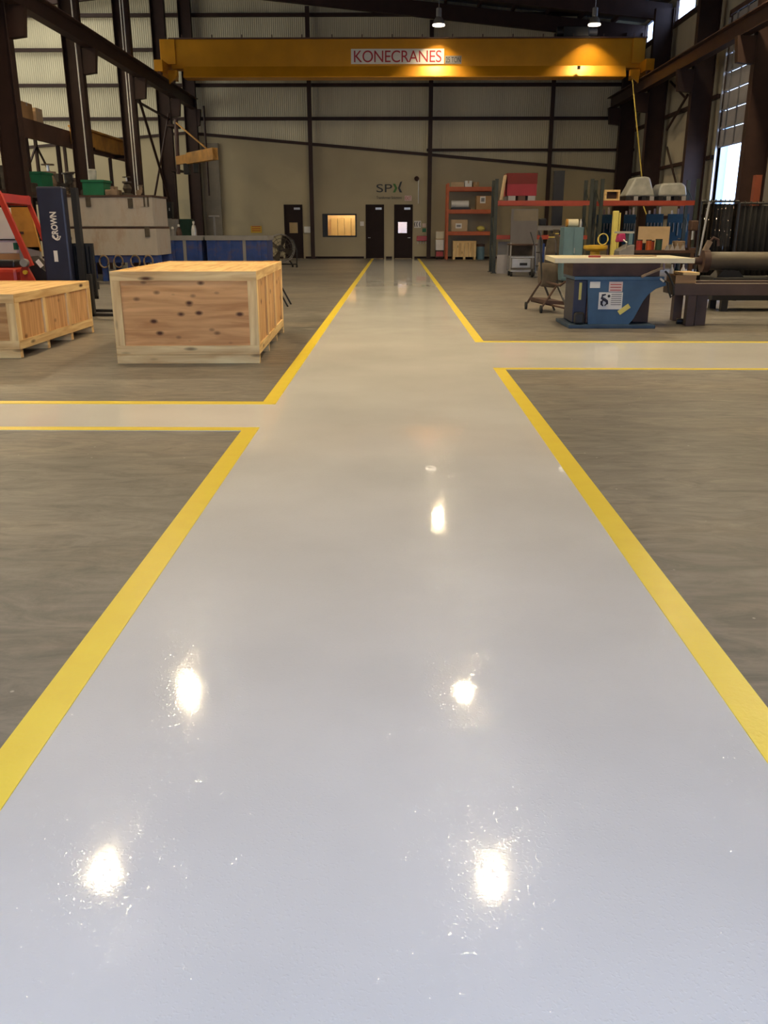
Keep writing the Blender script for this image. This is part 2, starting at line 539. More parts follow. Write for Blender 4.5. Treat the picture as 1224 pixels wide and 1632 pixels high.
w = MB()
for a in grid_cells([XL, XR], [0, 3.0], HOLES):
    w.box(a[0], a[1], WALL_D, WALL_D + .15, a[2], a[3])
w.prism([(XL, 3.0), (XR, 3.0), (XR, roof_z(XR)), (-10.1, roof_z(-10.1)), (XL, roof_z(XL))], 'y', WALL_D, WALL_D + .15)
struct('wall_back', w, M['panel'], 'end wall of pale quilted insulation panels between brown girts', 'wall')
LY = WALL_D - .06
w = MB()
for a in grid_cells([XL, 10.9], [0, 3.0], HOLES):
    w.box(a[0], a[1], LY, WALL_D - .002, a[2], a[3])
w.prism([(XL, 3.0), (10.9, 3.0), (10.9, 4.06), (-10.1, 5.82), (XL, 4.85)], 'y', LY, WALL_D - .002)
struct('wall_back_liner', w, M['liner'], 'smooth beige lower lining of the end wall with a sloping top', 'wall')
struct('trim_1', MB().beam((-10.1, LY - .05, 5.82), (10.9, LY - .05, 4.06), .1, .13), M['steel'], 'sloping brown rail capping the lower end wall lining', 'trim')
struct('trim_2', MB().beam((-10.1, LY - .05, 5.82), (XL, LY - .05, 4.85), .1, .12), M['steel'], 'brown rail sloping down on the lining left of the columns', 'trim')
for n, (a, b) in enumerate([(XL, -5.62), (-4.5, -1.57), (-.46, -.16), (.96, 10.9)]):
    struct('baseboard_back' if n == 0 else 'baseboard_back_%d' % (n + 1), MB().box(a, b, LY - .03, LY, 0, .1), M['door'], 'dark base strip of the end wall, section %s' % ['at the left', 'under the office window', 'between the two doors', 'under the orange rack'][n], 'baseboard')
n = 3
for z in (10.85, 9.41, 7.9, 6.44):
    struct('trim_%d' % n, MB().box(XL, XR, WALL_D - .2, WALL_D - .002, z - .07, z + .07), M['steel'], 'brown horizontal girt on the end wall at %.1f m' % z, 'girt'); n += 1
struct('trim_%d' % n, MB().box(1.5, XR, WALL_D - .2, WALL_D - .062, 4.98, 5.1), M['steel'], 'short brown girt on the end wall above the sloping rail', 'girt'); n += 1
for x, t in ((-4.1, 'left of the office window'), (1.66, 'right of the doors'), (7.42, 'behind the long rack')):
    zt = roof_z(x) - .9
    o = thing('column_%d' % n, 'slim brown wind post on the end wall %s' % t, 'column', (x, WALL_D - .2, 0), kind='structure'); n += 1
    part('web', MB().box(x - .02, x + .02, WALL_D - .36, WALL_D - .1, 0, zt), M['steel'], o)
    part('flange', MB().box(x - .1, x + .1, WALL_D - .39, WALL_D - .36, 0, zt), M['steel'], o)
    part('base_plate', MB().box(x - .2, x + .2, WALL_D - .5, WALL_D - .07, 0, .03), M['steel'], o)

# right wall with its tall open sectional door and clerestory windows
DR = (30.55, 33.55, 0.0, 4.15)
CW = [(43.45, 45.0, 9.48, 10.35), (37.75, 40.35, 9.48, 10.35), (24.0, 27.0, 9.48, 10.35), (17.0, 20.0, 9.48, 10.35)]
w = MB()
for a in grid_cells([YF - .2, WALL_D], [0, roof_z(XR)], [(30.55, 33.55, 0, 8.4)] + CW):
    w.box(XR, XR + .12, a[0], a[1], a[2], a[3])
struct('wall_right', w, M['panel_side'], 'right side wall of vertical ribbed sheet metal', 'wall')
for k, a in enumerate(CW):
    o = thing('window_%d' % (k + 1), 'bright high window under the right eave, number %d from the end wall' % (k + 1), 'window', (XR, (a[0] + a[1]) / 2, a[2]), kind='structure')
    f = MB(); t = .05
    f.box(XR - .02, XR + .1, a[0], a[1], a[2], a[2] + t); f.box(XR - .02, XR + .1, a[0], a[1], a[3] - t, a[3])
    f.box(XR - .02, XR + .1, a[0], a[0] + t, a[2] + t, a[3] - t); f.box(XR - .02, XR + .1, a[1] - t, a[1], a[2] + t, a[3] - t)
    part('frame', f, M['steel'], o)
    part('pane', MB().box(XR + .04, XR + .05, a[0] + t, a[1] - t, a[2] + t, a[3] - t), M['pane'], o)
o = thing('door_4', 'grey ribbed sectional door raised half way over bright daylight in the right wall', 'door', (XR, 32.05, 0), kind='structure')
f = MB()
f.box(XR - .06, XR + .1, DR[0] - .12, DR[0], 0, 8.5); f.box(XR - .06, XR + .1, DR[1], DR[1] + .12, 0, 8.5); f.box(XR - .06, XR + .1, DR[0] - .12, DR[1] + .12, 8.4, 8.55)
part('frame', f, M['steel2'], o)
f = MB()
nsec = 7
for k in range(nsec):
    z0 = 4.18 + k * (8.4 - 4.18) / nsec
    z1 = 4.18 + (k + 1) * (8.4 - 4.18) / nsec - .03
    f.box(XR + .01, XR + .06, DR[0], DR[1], z0, z1)
    f.box(XR - .02, XR + .01, DR[0], DR[1], z0 + .02, z0 + .07)
part('door_leaf', f, M['lgrey'], o)
f = MB()
for y in (31.2, 32.1, 33.0):
    f.box(XR - .035, XR + .0, y - .03, y + .03, 4.18, 8.4)
part('stile', f, M['grey'], o)
for y in (DR[0] + .05, DR[1] - .05):
    part('track', MB().box(XR - .12, XR - .06, y - .03, y + .03, 0, 8.3), M['galv'], o)
gi = 20
for z in (1.9, 3.9, 5.9, 7.6, 9.35):
    segs = [(YF, 30.4), (33.7, WALL_D - .22)] if z < 8.4 else [(YF, WALL_D - .22)]
    for y0, y1 in segs:
        struct('trim_%d' % gi, MB().box(XR - .18, XR - .002, y0, y1, z - .06, z + .06), M['steel'], 'brown girt on the right wall at %.1f m %s' % (z, 'before the open door' if y1 < 31 else 'towards the end wall'), 'girt'); gi += 1

# left wall of the side bay, with translucent strips that light that bay
LWIN = [(20.0, 30.0, 3.0, 9.2), (31.0, 44.0, 3.0, 9.2)]
w = MB()
for a in grid_cells([YF - .2, WALL_D], [0, roof_z(XL)], LWIN):
    w.box(XL - .12, XL, a[0], a[1], a[2], a[3])
struct('wall_left', w, M['panel_side'], 'far side wall of the left bay', 'wall')
for k, a in enumerate(LWIN):
    o = thing('window_%d' % (k + 6), 'tall window band %s of the left bay wall' % ('near middle' if k == 0 else 'far end'), 'window', (XL, a[0], a[2]), kind='structure')
    f = MB(); m_ = 6
    for i in range(m_ + 1):
        y = a[0] + (a[1] - a[0]) * i / m_
        f.box(XL - .1, XL + .02, y - .04, y + .04, a[2], a[3])
    part('frame', f, M['steel'], o)
    part('pane', MB().box(XL - .06, XL - .05, a[0], a[1], a[2], a[3]), M['frp'], o)
w = MB()
FD = (-3.4, 3.6, 0, 4.4)
for a in grid_cells([XL, XR], [0, 4.4], [FD]):
    w.box(a[0], a[1], YF - .15, YF, a[2], a[3])
w.prism([(XL, 4.4), (XR, 4.4), (XR, roof_z(XR)), (-10.1, roof_z(-10.1)), (XL, roof_z(XL))], 'y', YF - .15, YF)
struct('wall_front', w, M['panel'], 'front wall with a wide open vehicle doorway', 'wall')
w = MB()
SKY = [(-19.6, -13.4, 34.4, 38.0), (-19.6, -13.4, 39.2, 44.4)]  # roof openings added to brighten the end wall of the left bay
w.prism([(XR + .15, roof_z(XR)), (-10.1, roof_z(-10.1)), (-10.1, roof_z(-10.1) + .15), (XR + .15, roof_z(XR) + .15)], 'y', YF - .2, WALL_D + .2)
for a in grid_cells([XL - .15, -10.1], [YF - .2, WALL_D + .2], SKY):
    w.prism([(a[0], roof_z(a[0])), (a[1] - .0001, roof_z(a[1] - .0001)), (a[1] - .0001, roof_z(a[1] - .0001) + .15), (a[0], roof_z(a[0]) + .15)], 'y', a[2], a[3])
struct('ceiling', w, M['deck'], 'dark sloping roof deck', 'ceiling')
for k, a in enumerate(SKY):
    m = MB(); m.prism([(a[0], roof_z(a[0]) + .05), (a[1], roof_z(a[1]) + .05), (a[1], roof_z(a[1]) + .06), (a[0], roof_z(a[0]) + .06)], 'y', a[2], a[3])
    struct('window_%d' % (8 + k), m, M['frp'], 'added translucent roof light brightening the left bay, %s' % ['nearer one', 'one by the end wall'][k], 'roof light')
k = 60
x = XL + 1.0
while x < XR:
    struct('trim_%d' % k, MB().box(x - .05, x + .05, YF, WALL_D, roof_z(x) - .24, roof_z(x) - .02), M['steel'], 'brown roof purlin running along the hall at %.1f m across' % x, 'purlin'); k += 1
    x += 1.55
# frames: left columns, right columns, rafters
LC = [7.0, 13.0, 19.0, 24.68, 30.2, 35.9, 41.4, 45.0]
RC = [5.5, 11.5, 17.5, 23.3, 28.61, 34.28, 39.99, 44.7]
RUN_L, RUN_R, RUN_T, RUN_B = -9.6, 10.2, 7.30, 6.82


def column(name, x0, x1, y, zt, label, bracket):
    o = thing(name, label, 'column', ((x0 + x1) / 2, y, 0), kind='structure')
    part('web', MB().box(x0 + .02, x1 - .02, y - .012, y + .012, 0, zt), M['steel'], o)
    part('flange', MB().box(x0, x0 + .025, y - .15, y + .15, 0, zt), M['steel'], o)
    part('flange', MB().box(x1 - .025, x1, y - .15, y + .15, 0, zt), M['steel'], o)
    part('base_plate', MB().box(x0 - .05, x1 + .05, y - .22, y + .22, 0, .03), M['steel'], o)
    b0, b1 = bracket
    m = MB()
    s = 1 if b1 > b0 else -1
    m.prism([(b0, RUN_B - .75), (b1 - s * .08, RUN_B - .7), (b1, RUN_B), (b0, RUN_B)], 'y', y - .12, y + .12)
    part('bracket', m, M['steel'], o)


for i, y in enumerate(LC):
    dx = .36 if i == 7 else 0
    column('column_%d' % (20 + i), -10.42 + dx, -9.84 + dx, y, roof_z(-10.1) - .6, 'brown steel column of the left row, number %d from the entrance' % (i + 1), (-9.84 + dx, -9.38 + dx * .3))
for i, y in enumerate(RC):
    column('column_%d' % (40 + i), 10.55, 11.3, y, roof_z(11) - .6, 'deep brown steel column along the right wall, number %d from the entrance' % (i + 1), (10.55, 9.98))
for i, y in enumerate(LC):
    yy = (y + RC[i]) / 2
    m = MB()
    d = .88
    m.prism([(-10.1, roof_z(-10.1) - .25), (XR - .1, roof_z(XR) - .25), (XR - .1, roof_z(XR) - d), (-10.1, roof_z(-10.1) - d)], 'y', yy - .12, yy + .12)
    m.prism([(-10.1, roof_z(-10.1) - .25), (XL + .1, roof_z(XL) - .25), (XL + .1, roof_z(XL) - d), (-10.1, roof_z(-10.1) - d)], 'y', yy - .12, yy + .12)
    struct('trim_%d' % (90 + i), m, M['steel'], 'deep brown roof rafter, number %d from the entrance' % (i + 1), 'rafter')

# small office behind the end wall
o = thing('wall_office', 'lit tan office behind the end wall window', 'room', (-2.4, 47, 0), kind='structure')
m = MB()
m.box(-6.2, 2.2, 47.3, 47.4, 0, 2.8); m.box(-6.3, -6.2, WALL_D + .15, 47.4, 0, 2.8); m.box(2.2, 2.3, WALL_D + .15, 47.4, 0, 2.8); m.box(-6.3, 2.3, WALL_D + .15, 47.4, 2.8, 2.9)
part('shell', m, M['tan'], o)
for xx in (-5, -2.4, .3):
    part('lamp_panel', MB().box(xx - .5, xx + .5, 46.2, 46.6, 2.76, 2.79), M['office_lamp'], o)
for xx in (-3.15, -2.8, -2.45, -2.1, -1.75):
    part('locker', MB().box(xx - .165, xx + .165, 47.0, 47.28, .1, 1.95), M['blind'], o, bevel=.01)
o = thing('window_5', 'office window with dark frame in the end wall', 'window', (-2.77, LY, 1.03), kind='structure')
x0, x1, z0, z1 = WIN
m = MB(); t = .07
m.box(x0, x1, LY - .03, WALL_D + .1, z0, z0 + t); m.box(x0, x1, LY - .03, WALL_D + .1, z1 - t, z1)
m.box(x0, x0 + t, LY - .03, WALL_D + .1, z0 + t, z1 - t); m.box(x1 - t, x1, LY - .03, WALL_D + .1, z0 + t, z1 - t)
m.box(x0 + t, x0 + .26, WALL_D - .03, WALL_D + .02, z0 + t, z1 - t)
part('frame', m, M['black'], o)
part('pane', MB().box(x0 + t, x1 - t, WALL_D + .04, WALL_D + .045, z0 + t, z1 - t), M['pane'], o)


def door(i, d, label, win, handle_right):
    x0, x1, z0, z1 = d
    o = thing('door_%d' % i, label, 'door', ((x0 + x1) / 2, LY, 0), kind='structure')
    m = MB()
    t = .05
    m.box(x0, x0 + t, LY - .03, WALL_D + .14, 0, z1); m.box(x1 - t, x1, LY - .03, WALL_D + .14, 0, z1); m.box(x0 + t, x1 - t, LY - .03, WALL_D + .14, z1 - t, z1)
    part('frame', m, M['door'], o)
    m = MB()
    for a in grid_cells([x0 + t, x1 - t], [.01, z1 - t], [win] if win else []):
        m.box(a[0], a[1], LY + .02, LY + .07, a[2], a[3])
    p = part('door_leaf', m, M['door'], o)
    if win:
        part('pane', MB().box(win[0], win[1], LY + .04, LY + .046, win[2], win[3]), M['pane'], p)
        if i == 1:
            b = MB()
            k = 5
            for j in range(k):
                xx = win[0] + (win[1] - win[0]) * (j + .5) / k
                b.box(xx - .045, xx + .045, LY + .075, LY + .085, win[2], win[3])
            part('blind', b, M['blind'], p)
    hx = x1 - .13 if handle_right else x0 + .13
    m = MB(); m.cyl((hx, LY + .02, 1.0), (hx, LY - .05, 1.0), .02, 8); m.cyl((hx, LY - .05, 1.0), (hx + (-.11 if handle_right else .11), LY - .05, 1.0), .014, 8)
    part('handle', m, M['galv'], p)
    m = MB(); m.box(x1 - .42, x1 - .12, LY - .05, LY + .02, z1 - .24, z1 - .14)
    part('door_closer', m, M['galv'], o)


door(1, DOORS[0], 'dark brown door with a small amber window behind the drum fan', (-5.28, -4.86, 1.22, 1.72), False)
door(2, DOORS[1], 'plain dark brown windowless door at the end of the walkway', None, False)
door(3, DOORS[2], 'dark brown door with a bright small window, right of the plain door', (.14, .58, 1.22, 1.74), True)

# ---------------------------------------------------------------- crane, runways, lamps
for x, nm in ((RUN_L, 'left'), (RUN_R, 'right')):
    o = thing('crane_runway', 'brown crane runway beam carried on the %s columns' % nm, 'runway beam', (x, 20, RUN_B))
    y0, y1 = 2.0, 45.15
    part('web', MB().box(x - .02, x + .02, y0, y1, RUN_B + .03, RUN_T - .03), M['steel'], o)
    part('bottom_flange', MB().box(x - .15, x + .15, y0, y1, RUN_B, RUN_B + .03), M['steel'], o)
    part('top_flange', MB().box(x - .2, x + .2, y0, y1, RUN_T - .03, RUN_T), M['steel2'], o)
    part('rail', MB().box(x - .03, x + .03, y0, y1, RUN_T, RUN_T + .07), M['boom'], o)
CY0 = 39.75
o = thing('bridge_crane', 'yellow overhead bridge crane spanning the hall on two runways', 'crane', (0, CY0, RUN_T + .07))
x0, x1 = -9.30, 10.22
part('girder', MB().box(x0, x1, CY0, CY0 + .62, 7.74, 8.83), M['crane'], o, bevel=.01)
m = MB(); m.prism([(CY0 - .19, 7.38), (CY0 + .62, 7.38), (CY0 + .62, 7.74), (CY0 + .0, 7.74), (CY0 - .001, 7.82), (CY0 - .19, 7.42)], 'x', x0 + .5, x1 - .75)
part('lower_chord', m, M['crane'], o)
m = MB(); m.box(x0 - .05, x1 + .05, CY0 - .06, CY0 + .68, 8.83, 8.88)
part('top_plate', m, M['steel2'], o)
for x, s in ((RUN_L, 1), (RUN_R, -1)):
    m = MB(); m.box(x - .17, x + .17, CY0 - 1.0, CY0 + 1.7, RUN_T + .2, RUN_T + .62); m.box(x - .12, x + s * .5, CY0 - .05, CY0 + .66, RUN_T + .6, 8.83)
    e = part('end_truck', m, M['crane'], o, bevel=.01)
    for y in (CY0 - .75, CY0 + 1.45):
        part('wheel', MB().cyl((x - .06, y, RUN_T + .25), (x + .06, y, RUN_T + .25), .18, 16), M['steel2'], e, smooth=True)
    m = MB(); m.box(x + s * .23, x + s * .62, CY0 - .4, CY0 - .2, 7.38, 7.62)
    m.prism([(x + s * .25, 7.38), (x + s * .6, 7.4), (x + s * .25, 7.12)], 'y', CY0 - .4, CY0 - .25)
    part('bracket', m, M['crane'], o)
m = MB(); m.box(-1.85, 1.98, CY0 - .015, CY0 - .001, 7.90, 8.46)
sp = part('sign_plate', m, M['plate'], o); sp['label'] = 'white sign plate with red letters'
text_part('lettering', 'KONECRANES', M['red_ink'], sp, (0.07, CY0 - .02, 8.18), .6, width=3.6, height=.44, kern=.95)
sp = part('sign_plate', MB().box(2.02, 2.70, CY0 - .015, CY0 - .001, 7.90, 8.20), M['grey'], o); sp['label'] = 'small grey plate with dark letters'
text_part('lettering', '25 TON', M['dark_ink'], sp, (2.36, CY0 - .02, 8.05), .3, width=.6, height=.2)
for k in range(16):
    xx = x0 + .5 + k * (x1 - x0 - 1) / 15
    part('stud', MB().box(xx - .02, xx + .02, CY0 + .0, CY0 + .04, 8.88, 9.0), M['steel2'], o)
m = MB(); m.lathe([(.0, 0), (.07, .0), (.07, .12), (.0, .12)], (W(920, 112, CY0).x, CY0 - .3, 7.64), n=10)
part('warning_light', m, M['black'], o)
o2 = thing('crane_hoist', 'dark hoist trolley parked on top of the yellow crane at its right end', 'hoist', (7.4, CY0 + .3, 8.88))
part('body', MB().box(6.85, 7.9, CY0 + .05, CY0 + .6, 8.885, 9.3), M['black'], o2, bevel=.04)
part('motor', MB().cyl((7.9, CY0 + .3, 9.1), (8.25, CY0 + .3, 9.1), .14, 14), M['grey'], o2, smooth=True)
part('drum', MB().cyl((6.6, CY0 + .3, 9.12), (6.85, CY0 + .3, 9.12), .2, 14), M['black'], o2, smooth=True)
pts = [W(1008, 126, CY0 - .3), W(1010, 150, 39.2), W(1014, 190, 38.6), W(1019, 240, 37.8), W(1023, 282, 37.0), W(1026, 330, 36.4), W(1034, 352, 36.0)]
single('pendant_cable', MB().tube(pts, .025, 6), M['rope'], 'yellow control cable hanging from the right end of the crane', 'cable', smooth=True)


def lamp_at(x, y, z, label, grp, deep=False):
    o = thing('high_bay_lamp', label, 'lamp', (x, y, z), group=grp)
    L = Vector((x, y, z))
    m = MB(); m.lathe([(.24, 0), (.235, .04), (.19, .2), (.11, .3), (.10, .3), (.18, .19), (.225, .035), (.23, .0), (.24, 0)], (0, 0, 0), n=20)
    m2 = m
    part('reflector', m2, M['alu'], o, smooth=True, local=True)
    part('ballast_housing', MB().lathe([(0, .3), (.1, .3), (.11, .34), (.11, .6), (.05, .64), (0, .64)], (0, 0, 0), n=14), M['grey'], o, smooth=True, local=True)
    part('lens', MB().lathe([(.15, .035), (.1, .01), (.0, .0)] if not deep else [(.10, .27), (.06, .262), (0, .26)], (0, 0, 0), n=16), M['lamp'], o, smooth=True, local=True)
    part('refractor_ring', MB().lathe([(.245, -.01), (.245, .035), (.238, .035), (.238, -.01), (.245, -.01)], (0, 0, 0), n=20), M['ring'], o, smooth=True, local=True)
    part('hanger', MB().cyl((0, 0, .64), (0, 0, 1.75), .012, 6), M['galv'], o, local=True)
    return o


first = deep_lamp = None
ROWX = [-4.95, 1.70, 8.35]
ROWY = [12.2, 18.5, 25.2, 31.8, 38.95]
LZ = 9.12
for i, x in enumerate(ROWX):
    for j, y in enumerate(ROWY):
        if (i == 1 and j == 2) or (i == 0 and j > 1) or (i == 2 and j == 3):
            continue
        x = ROWX[i] if i < 2 else (7.9 if j == 4 else 9.2)
        lab = 'bell high bay lamp, %s row across, %s from the entrance' % (['left', 'middle', 'right'][i], ['first', 'second', 'third', 'fourth', 'last'][j])
        if j == 4:
            if deep_lamp is None:
                deep_lamp = lamp_at(x, y, 9.15, lab, 'high bay lamps over the hall', True)
            else:
                dup(deep_lamp, (x, y, 9.15), lab)
        elif first is None:
            first = lamp_at(x, y, LZ, lab, 'high bay lamps over the hall')
        else:
            dup(first, (x, y, LZ), lab)
dup(first, (-5.6, 5.9, LZ), 'added bell high bay lamp above the entrance end, lighting the crates', 'high bay lamps over the hall')  # unseen lamp added for warm light on the crate fronts
for k, (x, y) in enumerate(((-14, 24), (-19, 24), (-14, 31), (-19, 31))):
    dup(first, (x, y, LZ), 'bell high bay lamp in the left side bay, %s' % ['near inner', 'near outer', 'far inner', 'far outer'][k], 'high bay lamps over the left side bay')

# ---------------------------------------------------------------- signs and fittings on the end wall
o = thing('wall_sign', 'dark letters with a green cross-shaped last one above the doors', 'sign', (-.35, LY, 3.2))
a = W(600, 306, LY); b = W(641, 294, LY)
text_part('lettering', 'SP', M['dark_ink'], o, ((W(600, 300, LY).x + W(625, 300, LY).x) / 2, LY - .012, (a.z + b.z) / 2), .5, width=W(625, 300, LY).x - a.x, height=b.z - a.z + .03, depth=.012)
xa, xb, za, zb = W(626, 300, LY).x, W(641, 300, LY).x, a.z - .02, b.z + .03
xm, zm = (xa + xb) / 2, (za + zb) / 2
m = MB()
m.prism([(xa, zb), (xa + .12, zb), (xm - .01, zm), (xa + .12, za), (xa, za), (xm - .12, zm)], 'y', LY - .024, LY)
g1 = part('letter_stroke', m, M['green_ink'], o)
m = MB(); m.prism([(xb, zb + .12), (xb - .1, zb + .08), (xm + .02, zm), (xb - .12, za), (xb, za), (xm + .12, zm)], 'y', LY - .024, LY)
part('letter_stroke', m, M['dark_ink'], o)
text_part('small_lettering', 'Transformer Solutions', M['dark_ink'], o, ((W(600, 300, LY).x + W(640, 300, LY).x) / 2, LY - .008, W(620, 315, LY).z), .2, width=W(640, 300, LY).x - a.x, height=.13, depth=.006)


def wallbox(name, px0, py0, px1, py1, m, label, cat, dep=.08, group=None, kids=None):
    a, b = W(px0, py1, LY), W(px1, py0, LY)
    return single(name, MB().box(a.x, b.x, LY - dep, LY - .001, a.z, b.z), m, label, cat, group)


o = thing('exit_sign', 'small pinkish exit sign above the right-hand door', 'exit sign', W(650, 316, LY - .05))
a, b = W(645, 320, LY), W(656, 312, LY)
part('face', MB().box(a.x, b.x, LY - .08, LY - .001, a.z, b.z), M['exit'], o)
text_part('lettering', 'EXIT', M['red_ink'], o, ((a.x + b.x) / 2, LY - .084, (a.z + b.z) / 2), .2, width=(b.x - a.x) * .85, height=(b.z - a.z) * .7)
wallbox('switch_box', 485, 361, 495, 371, M['white'], 'small white box on the wall beside the amber-windowed door', 'switch')
wallbox('switch_box', 574, 353, 580, 360, M['white'], 'small white plate on the wall between office window and plain door', 'switch', .04)
o = thing('notice_sign', 'white notice with a black curved emblem beside the bright-windowed door', 'notice', W(666, 357, LY))
a, b = W(660, 363, LY), W(671, 352, LY)
part('sheet', MB().box(a.x, b.x, LY - .015, LY - .001, a.z, b.z), M['plate'], o)
for k in (-.12, -.02, .12):
    m = MB(); cx = (a.x + b.x) / 2 + k; cz = (a.z + b.z) / 2
    m.tube([(cx, LY - .02, cz + .12), (cx - .035, LY - .02, cz), (cx, LY - .02, cz - .12)], .02, 5)
    part('emblem', m, M['dark_ink'], o)
wallbox('sign_card', 673, 356, 679, 362, M['exit'], 'small salmon card right of the emblem notice', 'notice', .015)
wallbox('sign_card', 673, 364, 679, 370, M['green'], 'small green card below the salmon card', 'notice', .015)
o = thing('first_aid_cabinet', 'red wall cabinet with a grey tray on hooks below it beside the door', 'cabinet', W(672, 380, LY))
a, b = W(664, 384, LY), W(681, 376, LY)
part('body', MB().box(a.x, b.x, LY - .16, LY - .001, a.z, b.z), M['red'], o, bevel=.02)
for k in range(4):
    xx = a.x + (k + .5) * (b.x - a.x) / 4
    part('hook', MB().cyl((xx, LY - .1, a.z), (xx, LY - .1, a.z - .14), .018, 6), M['galv'], o)
o = thing('wall_horn', 'brown horn on a small bracket high on the end wall near the post', 'horn', W(664, 285, LY))
c_ = W(664, 285, LY - .1)
part('horn_bell', MB().lathe([(.04, 0), (.05, .08), (.12, .2), (.11, .2), (.03, .06)], (c_.x, LY - .02, c_.z), (0, -1, 0), 12), M['rust'], o, smooth=True)
m = MB(); m.tube([(c_.x + .1, LY - .03, 2.6), (c_.x + .1, LY - .03, c_.z)], .02, 6)
part('conduit', m, M['galv'], o)
a, b = W(400, 371, LY), W(417, 360, LY)
o = thing('warning_sign', 'small orange-yellow sign on the end wall above the blue bin', 'sign', ((a.x + b.x) / 2, LY, a.z))
part('board', MB().box(a.x, b.x, LY - .02, LY - .001, a.z, b.z), M['yellow'], o)
m = MB()
for k in range(3):
    zz = a.z + .08 + k * .1
    m.box(a.x + .06, b.x - .06, LY - .024, LY - .02, zz, zz + .035)
part('text_bars', m, M['red_ink'], o)

# ---------------------------------------------------------------- wooden crates (built in their own frame)


def crate(name, label, loc, rot, Wd, Ln, Ht, front_mat, side_n, group):
    o = thing(name, label, 'crate', loc, rot, group)
    sk = .10
    P = lambda n, mb, m, pr=o, bv=.003: part(n, mb, m, pr, bv, local=True)
    t = .04
    # skids across under the floor
    nsk = 4
    for k in range(nsk):
        y = .0 if k == 0 else (Ln - .09) * k / (nsk - 1)
        P('skid', MB().box(0, Wd, y, y + (.09), 0, sk - .002), M['pine'])
    P('base_panel', MB().box(.02, Wd - .02, .02, Ln - .02, sk, sk + .03), M['osb'])
    z0 = sk
    P('front_panel', MB().box(.02, Wd - .02, .025, .04, z0 + .03, Ht - .02), front_mat)
    P('back_panel', MB().box(.02, Wd - .02, Ln - .04, Ln - .025, z0 + .03, Ht - .02), M['ply'])
    P('side_panel', MB().box(.025, .04, .04, Ln - .04, z0 + .03, Ht - .02), M['ply_side'])
    P('side_panel', MB().box(Wd - .04, Wd - .025, .04, Ln - .04, z0 + .03, Ht - .02), M['ply_side'])
    P('lid', MB().box(.03, Wd - .03, .03, Ln - .03, Ht - .035, Ht - .012), M['lid'])
    b = .105
    for y0, y1 in ((0, .025), (Ln - .025, Ln)):
        P('batten', MB().box(0, Wd, y0, y1, Ht - b, Ht), M['pine'])
        P('batten', MB().box(0, Wd, y0, y1, z0, z0 + b), M['pine'])
        P('batten', MB().box(0, b, y0, y1, z0 + b, Ht - b), M['pine_v'])
        P('batten', MB().box(Wd - b, Wd, y0, y1, z0 + b, Ht - b), M['pine_v'])
    for x0, x1 in ((0, .025), (Wd - .025, Wd)):
        P('batten', MB().box(x0, x1, .025, Ln - .025, Ht - b, Ht), M['pine_y'])
        P('batten', MB().box(x0, x1, .025, Ln - .025, z0, z0 + b), M['pine_y'])
        for k in range(side_n):
            y = .03 + (Ln - .06 - b) * k / (side_n - 1)
            P('batten', MB().box(x0, x1, y, y + b, z0 + b, Ht - b), M['pine_v'])
    return o


crate('wooden_crate', 'large lidded plywood crate with knotty front beside the walkway', (-3.2, 10.0, 0), R(1.9), 1.64, 3.12, 1.03, M['ply'], 4, 'plywood shipping crates')
crate('wooden_crate', 'lower flaky-board crate left of the larger crate, in front of the forklift', (-6.12, 10.42, 0), R(0.4), 1.62, 2.72, .75, M['osb'], 4, 'plywood shipping crates')

#PART2
# ---------------------------------------------------------------- helpers for boxes sized from the photo


def pb(px0, py0, px1, py1, d, dep, floor=False):
    a, b = W(px0, py1, d), W(px1, py0, d)
    return (a.x, b.x, d, d + dep, 0.0 if floor else a.z, b.z)


def ctr(b):
    return ((b[0] + b[1]) / 2, (b[2] + b[3]) / 2, b[4])


# ---------------------------------------------------------------- left bay: mezzanine, racks, braces
MX = -11.5
o = thing('storage_mezzanine', 'high brown steel storage platform behind the left columns', 'platform', (MX, 32, 0))
part('edge_beam', MB().box(MX - .06, MX, 24.0, 41.0, 4.15, 4.72), M['steel2'], o)
part('deck', MB().box(MX - 2.0, MX - .06, 24.0, 41.0, 4.6, 4.72), M['rust'], o)
for y in (24.4, 26.8, 29.2, 31.9, 34.6, 37.6, 40.6):
    part('post', MB().box(MX - .11, MX + .0, y - .06, y + .06, 0, 4.15), M['steel'], o)
    part('post', MB().box(MX - 2.0, MX - 1.9, y + .2, y + .32, 0, 4.6), M['steel'], o)
for y in (29.2, 34.6):
    part('brace', MB().beam((MX - 1.95, y + .3, 4.4), (MX - 1.95, y + 2.7, 2.4), .06, .06), M['steel'], o)
    part('brace', MB().beam((MX - 1.95, y + .3, 4.4), (MX - 1.95, y - 2.1, 2.4), .06, .06), M['steel'], o)
ZM = 4.72
mezz = o
pending_castings = []
for k, (y, ln, wd_, h, mm, lab) in enumerate((
        (27.9, .5, .5, .42, 'rust', 'dark red-brown carton on the storage platform, leftmost of four'),
        (28.6, .4, .5, .34, 'lgrey', 'pale grey carton on the storage platform between brown ones'),
        (29.25, .9, .6, .50, 'card', 'big tan carton on the storage platform with a faded side'),
        (30.4, .55, .6, .44, 'card2', 'light carton at the right end of the four on the storage platform'))):
    q = thing('carton', lab, 'box', (MX - .45, y + ln / 2, ZM + .001), group='cartons on the platform')
    part('body', MB().box(MX - .1 - wd_, MX - .1, y, y + ln, ZM + .001, ZM + h), M[mm], q, bevel=.008)
    part('tape', MB().box(MX - .1 - wd_, MX - .098, y + ln * .45, y + ln * .55, ZM + h - .1, ZM + h + .002), M['lgrey'], q)
q = thing('stored_boom', 'orange-brown steel boom lying along the edge of the storage platform', 'boom', (MX + .2, 36.2, 4.3))
part('web', MB().box(MX + .02, MX + .22, 33.0, 39.6, 4.30, 4.84), M['boom'], q, bevel=.01)
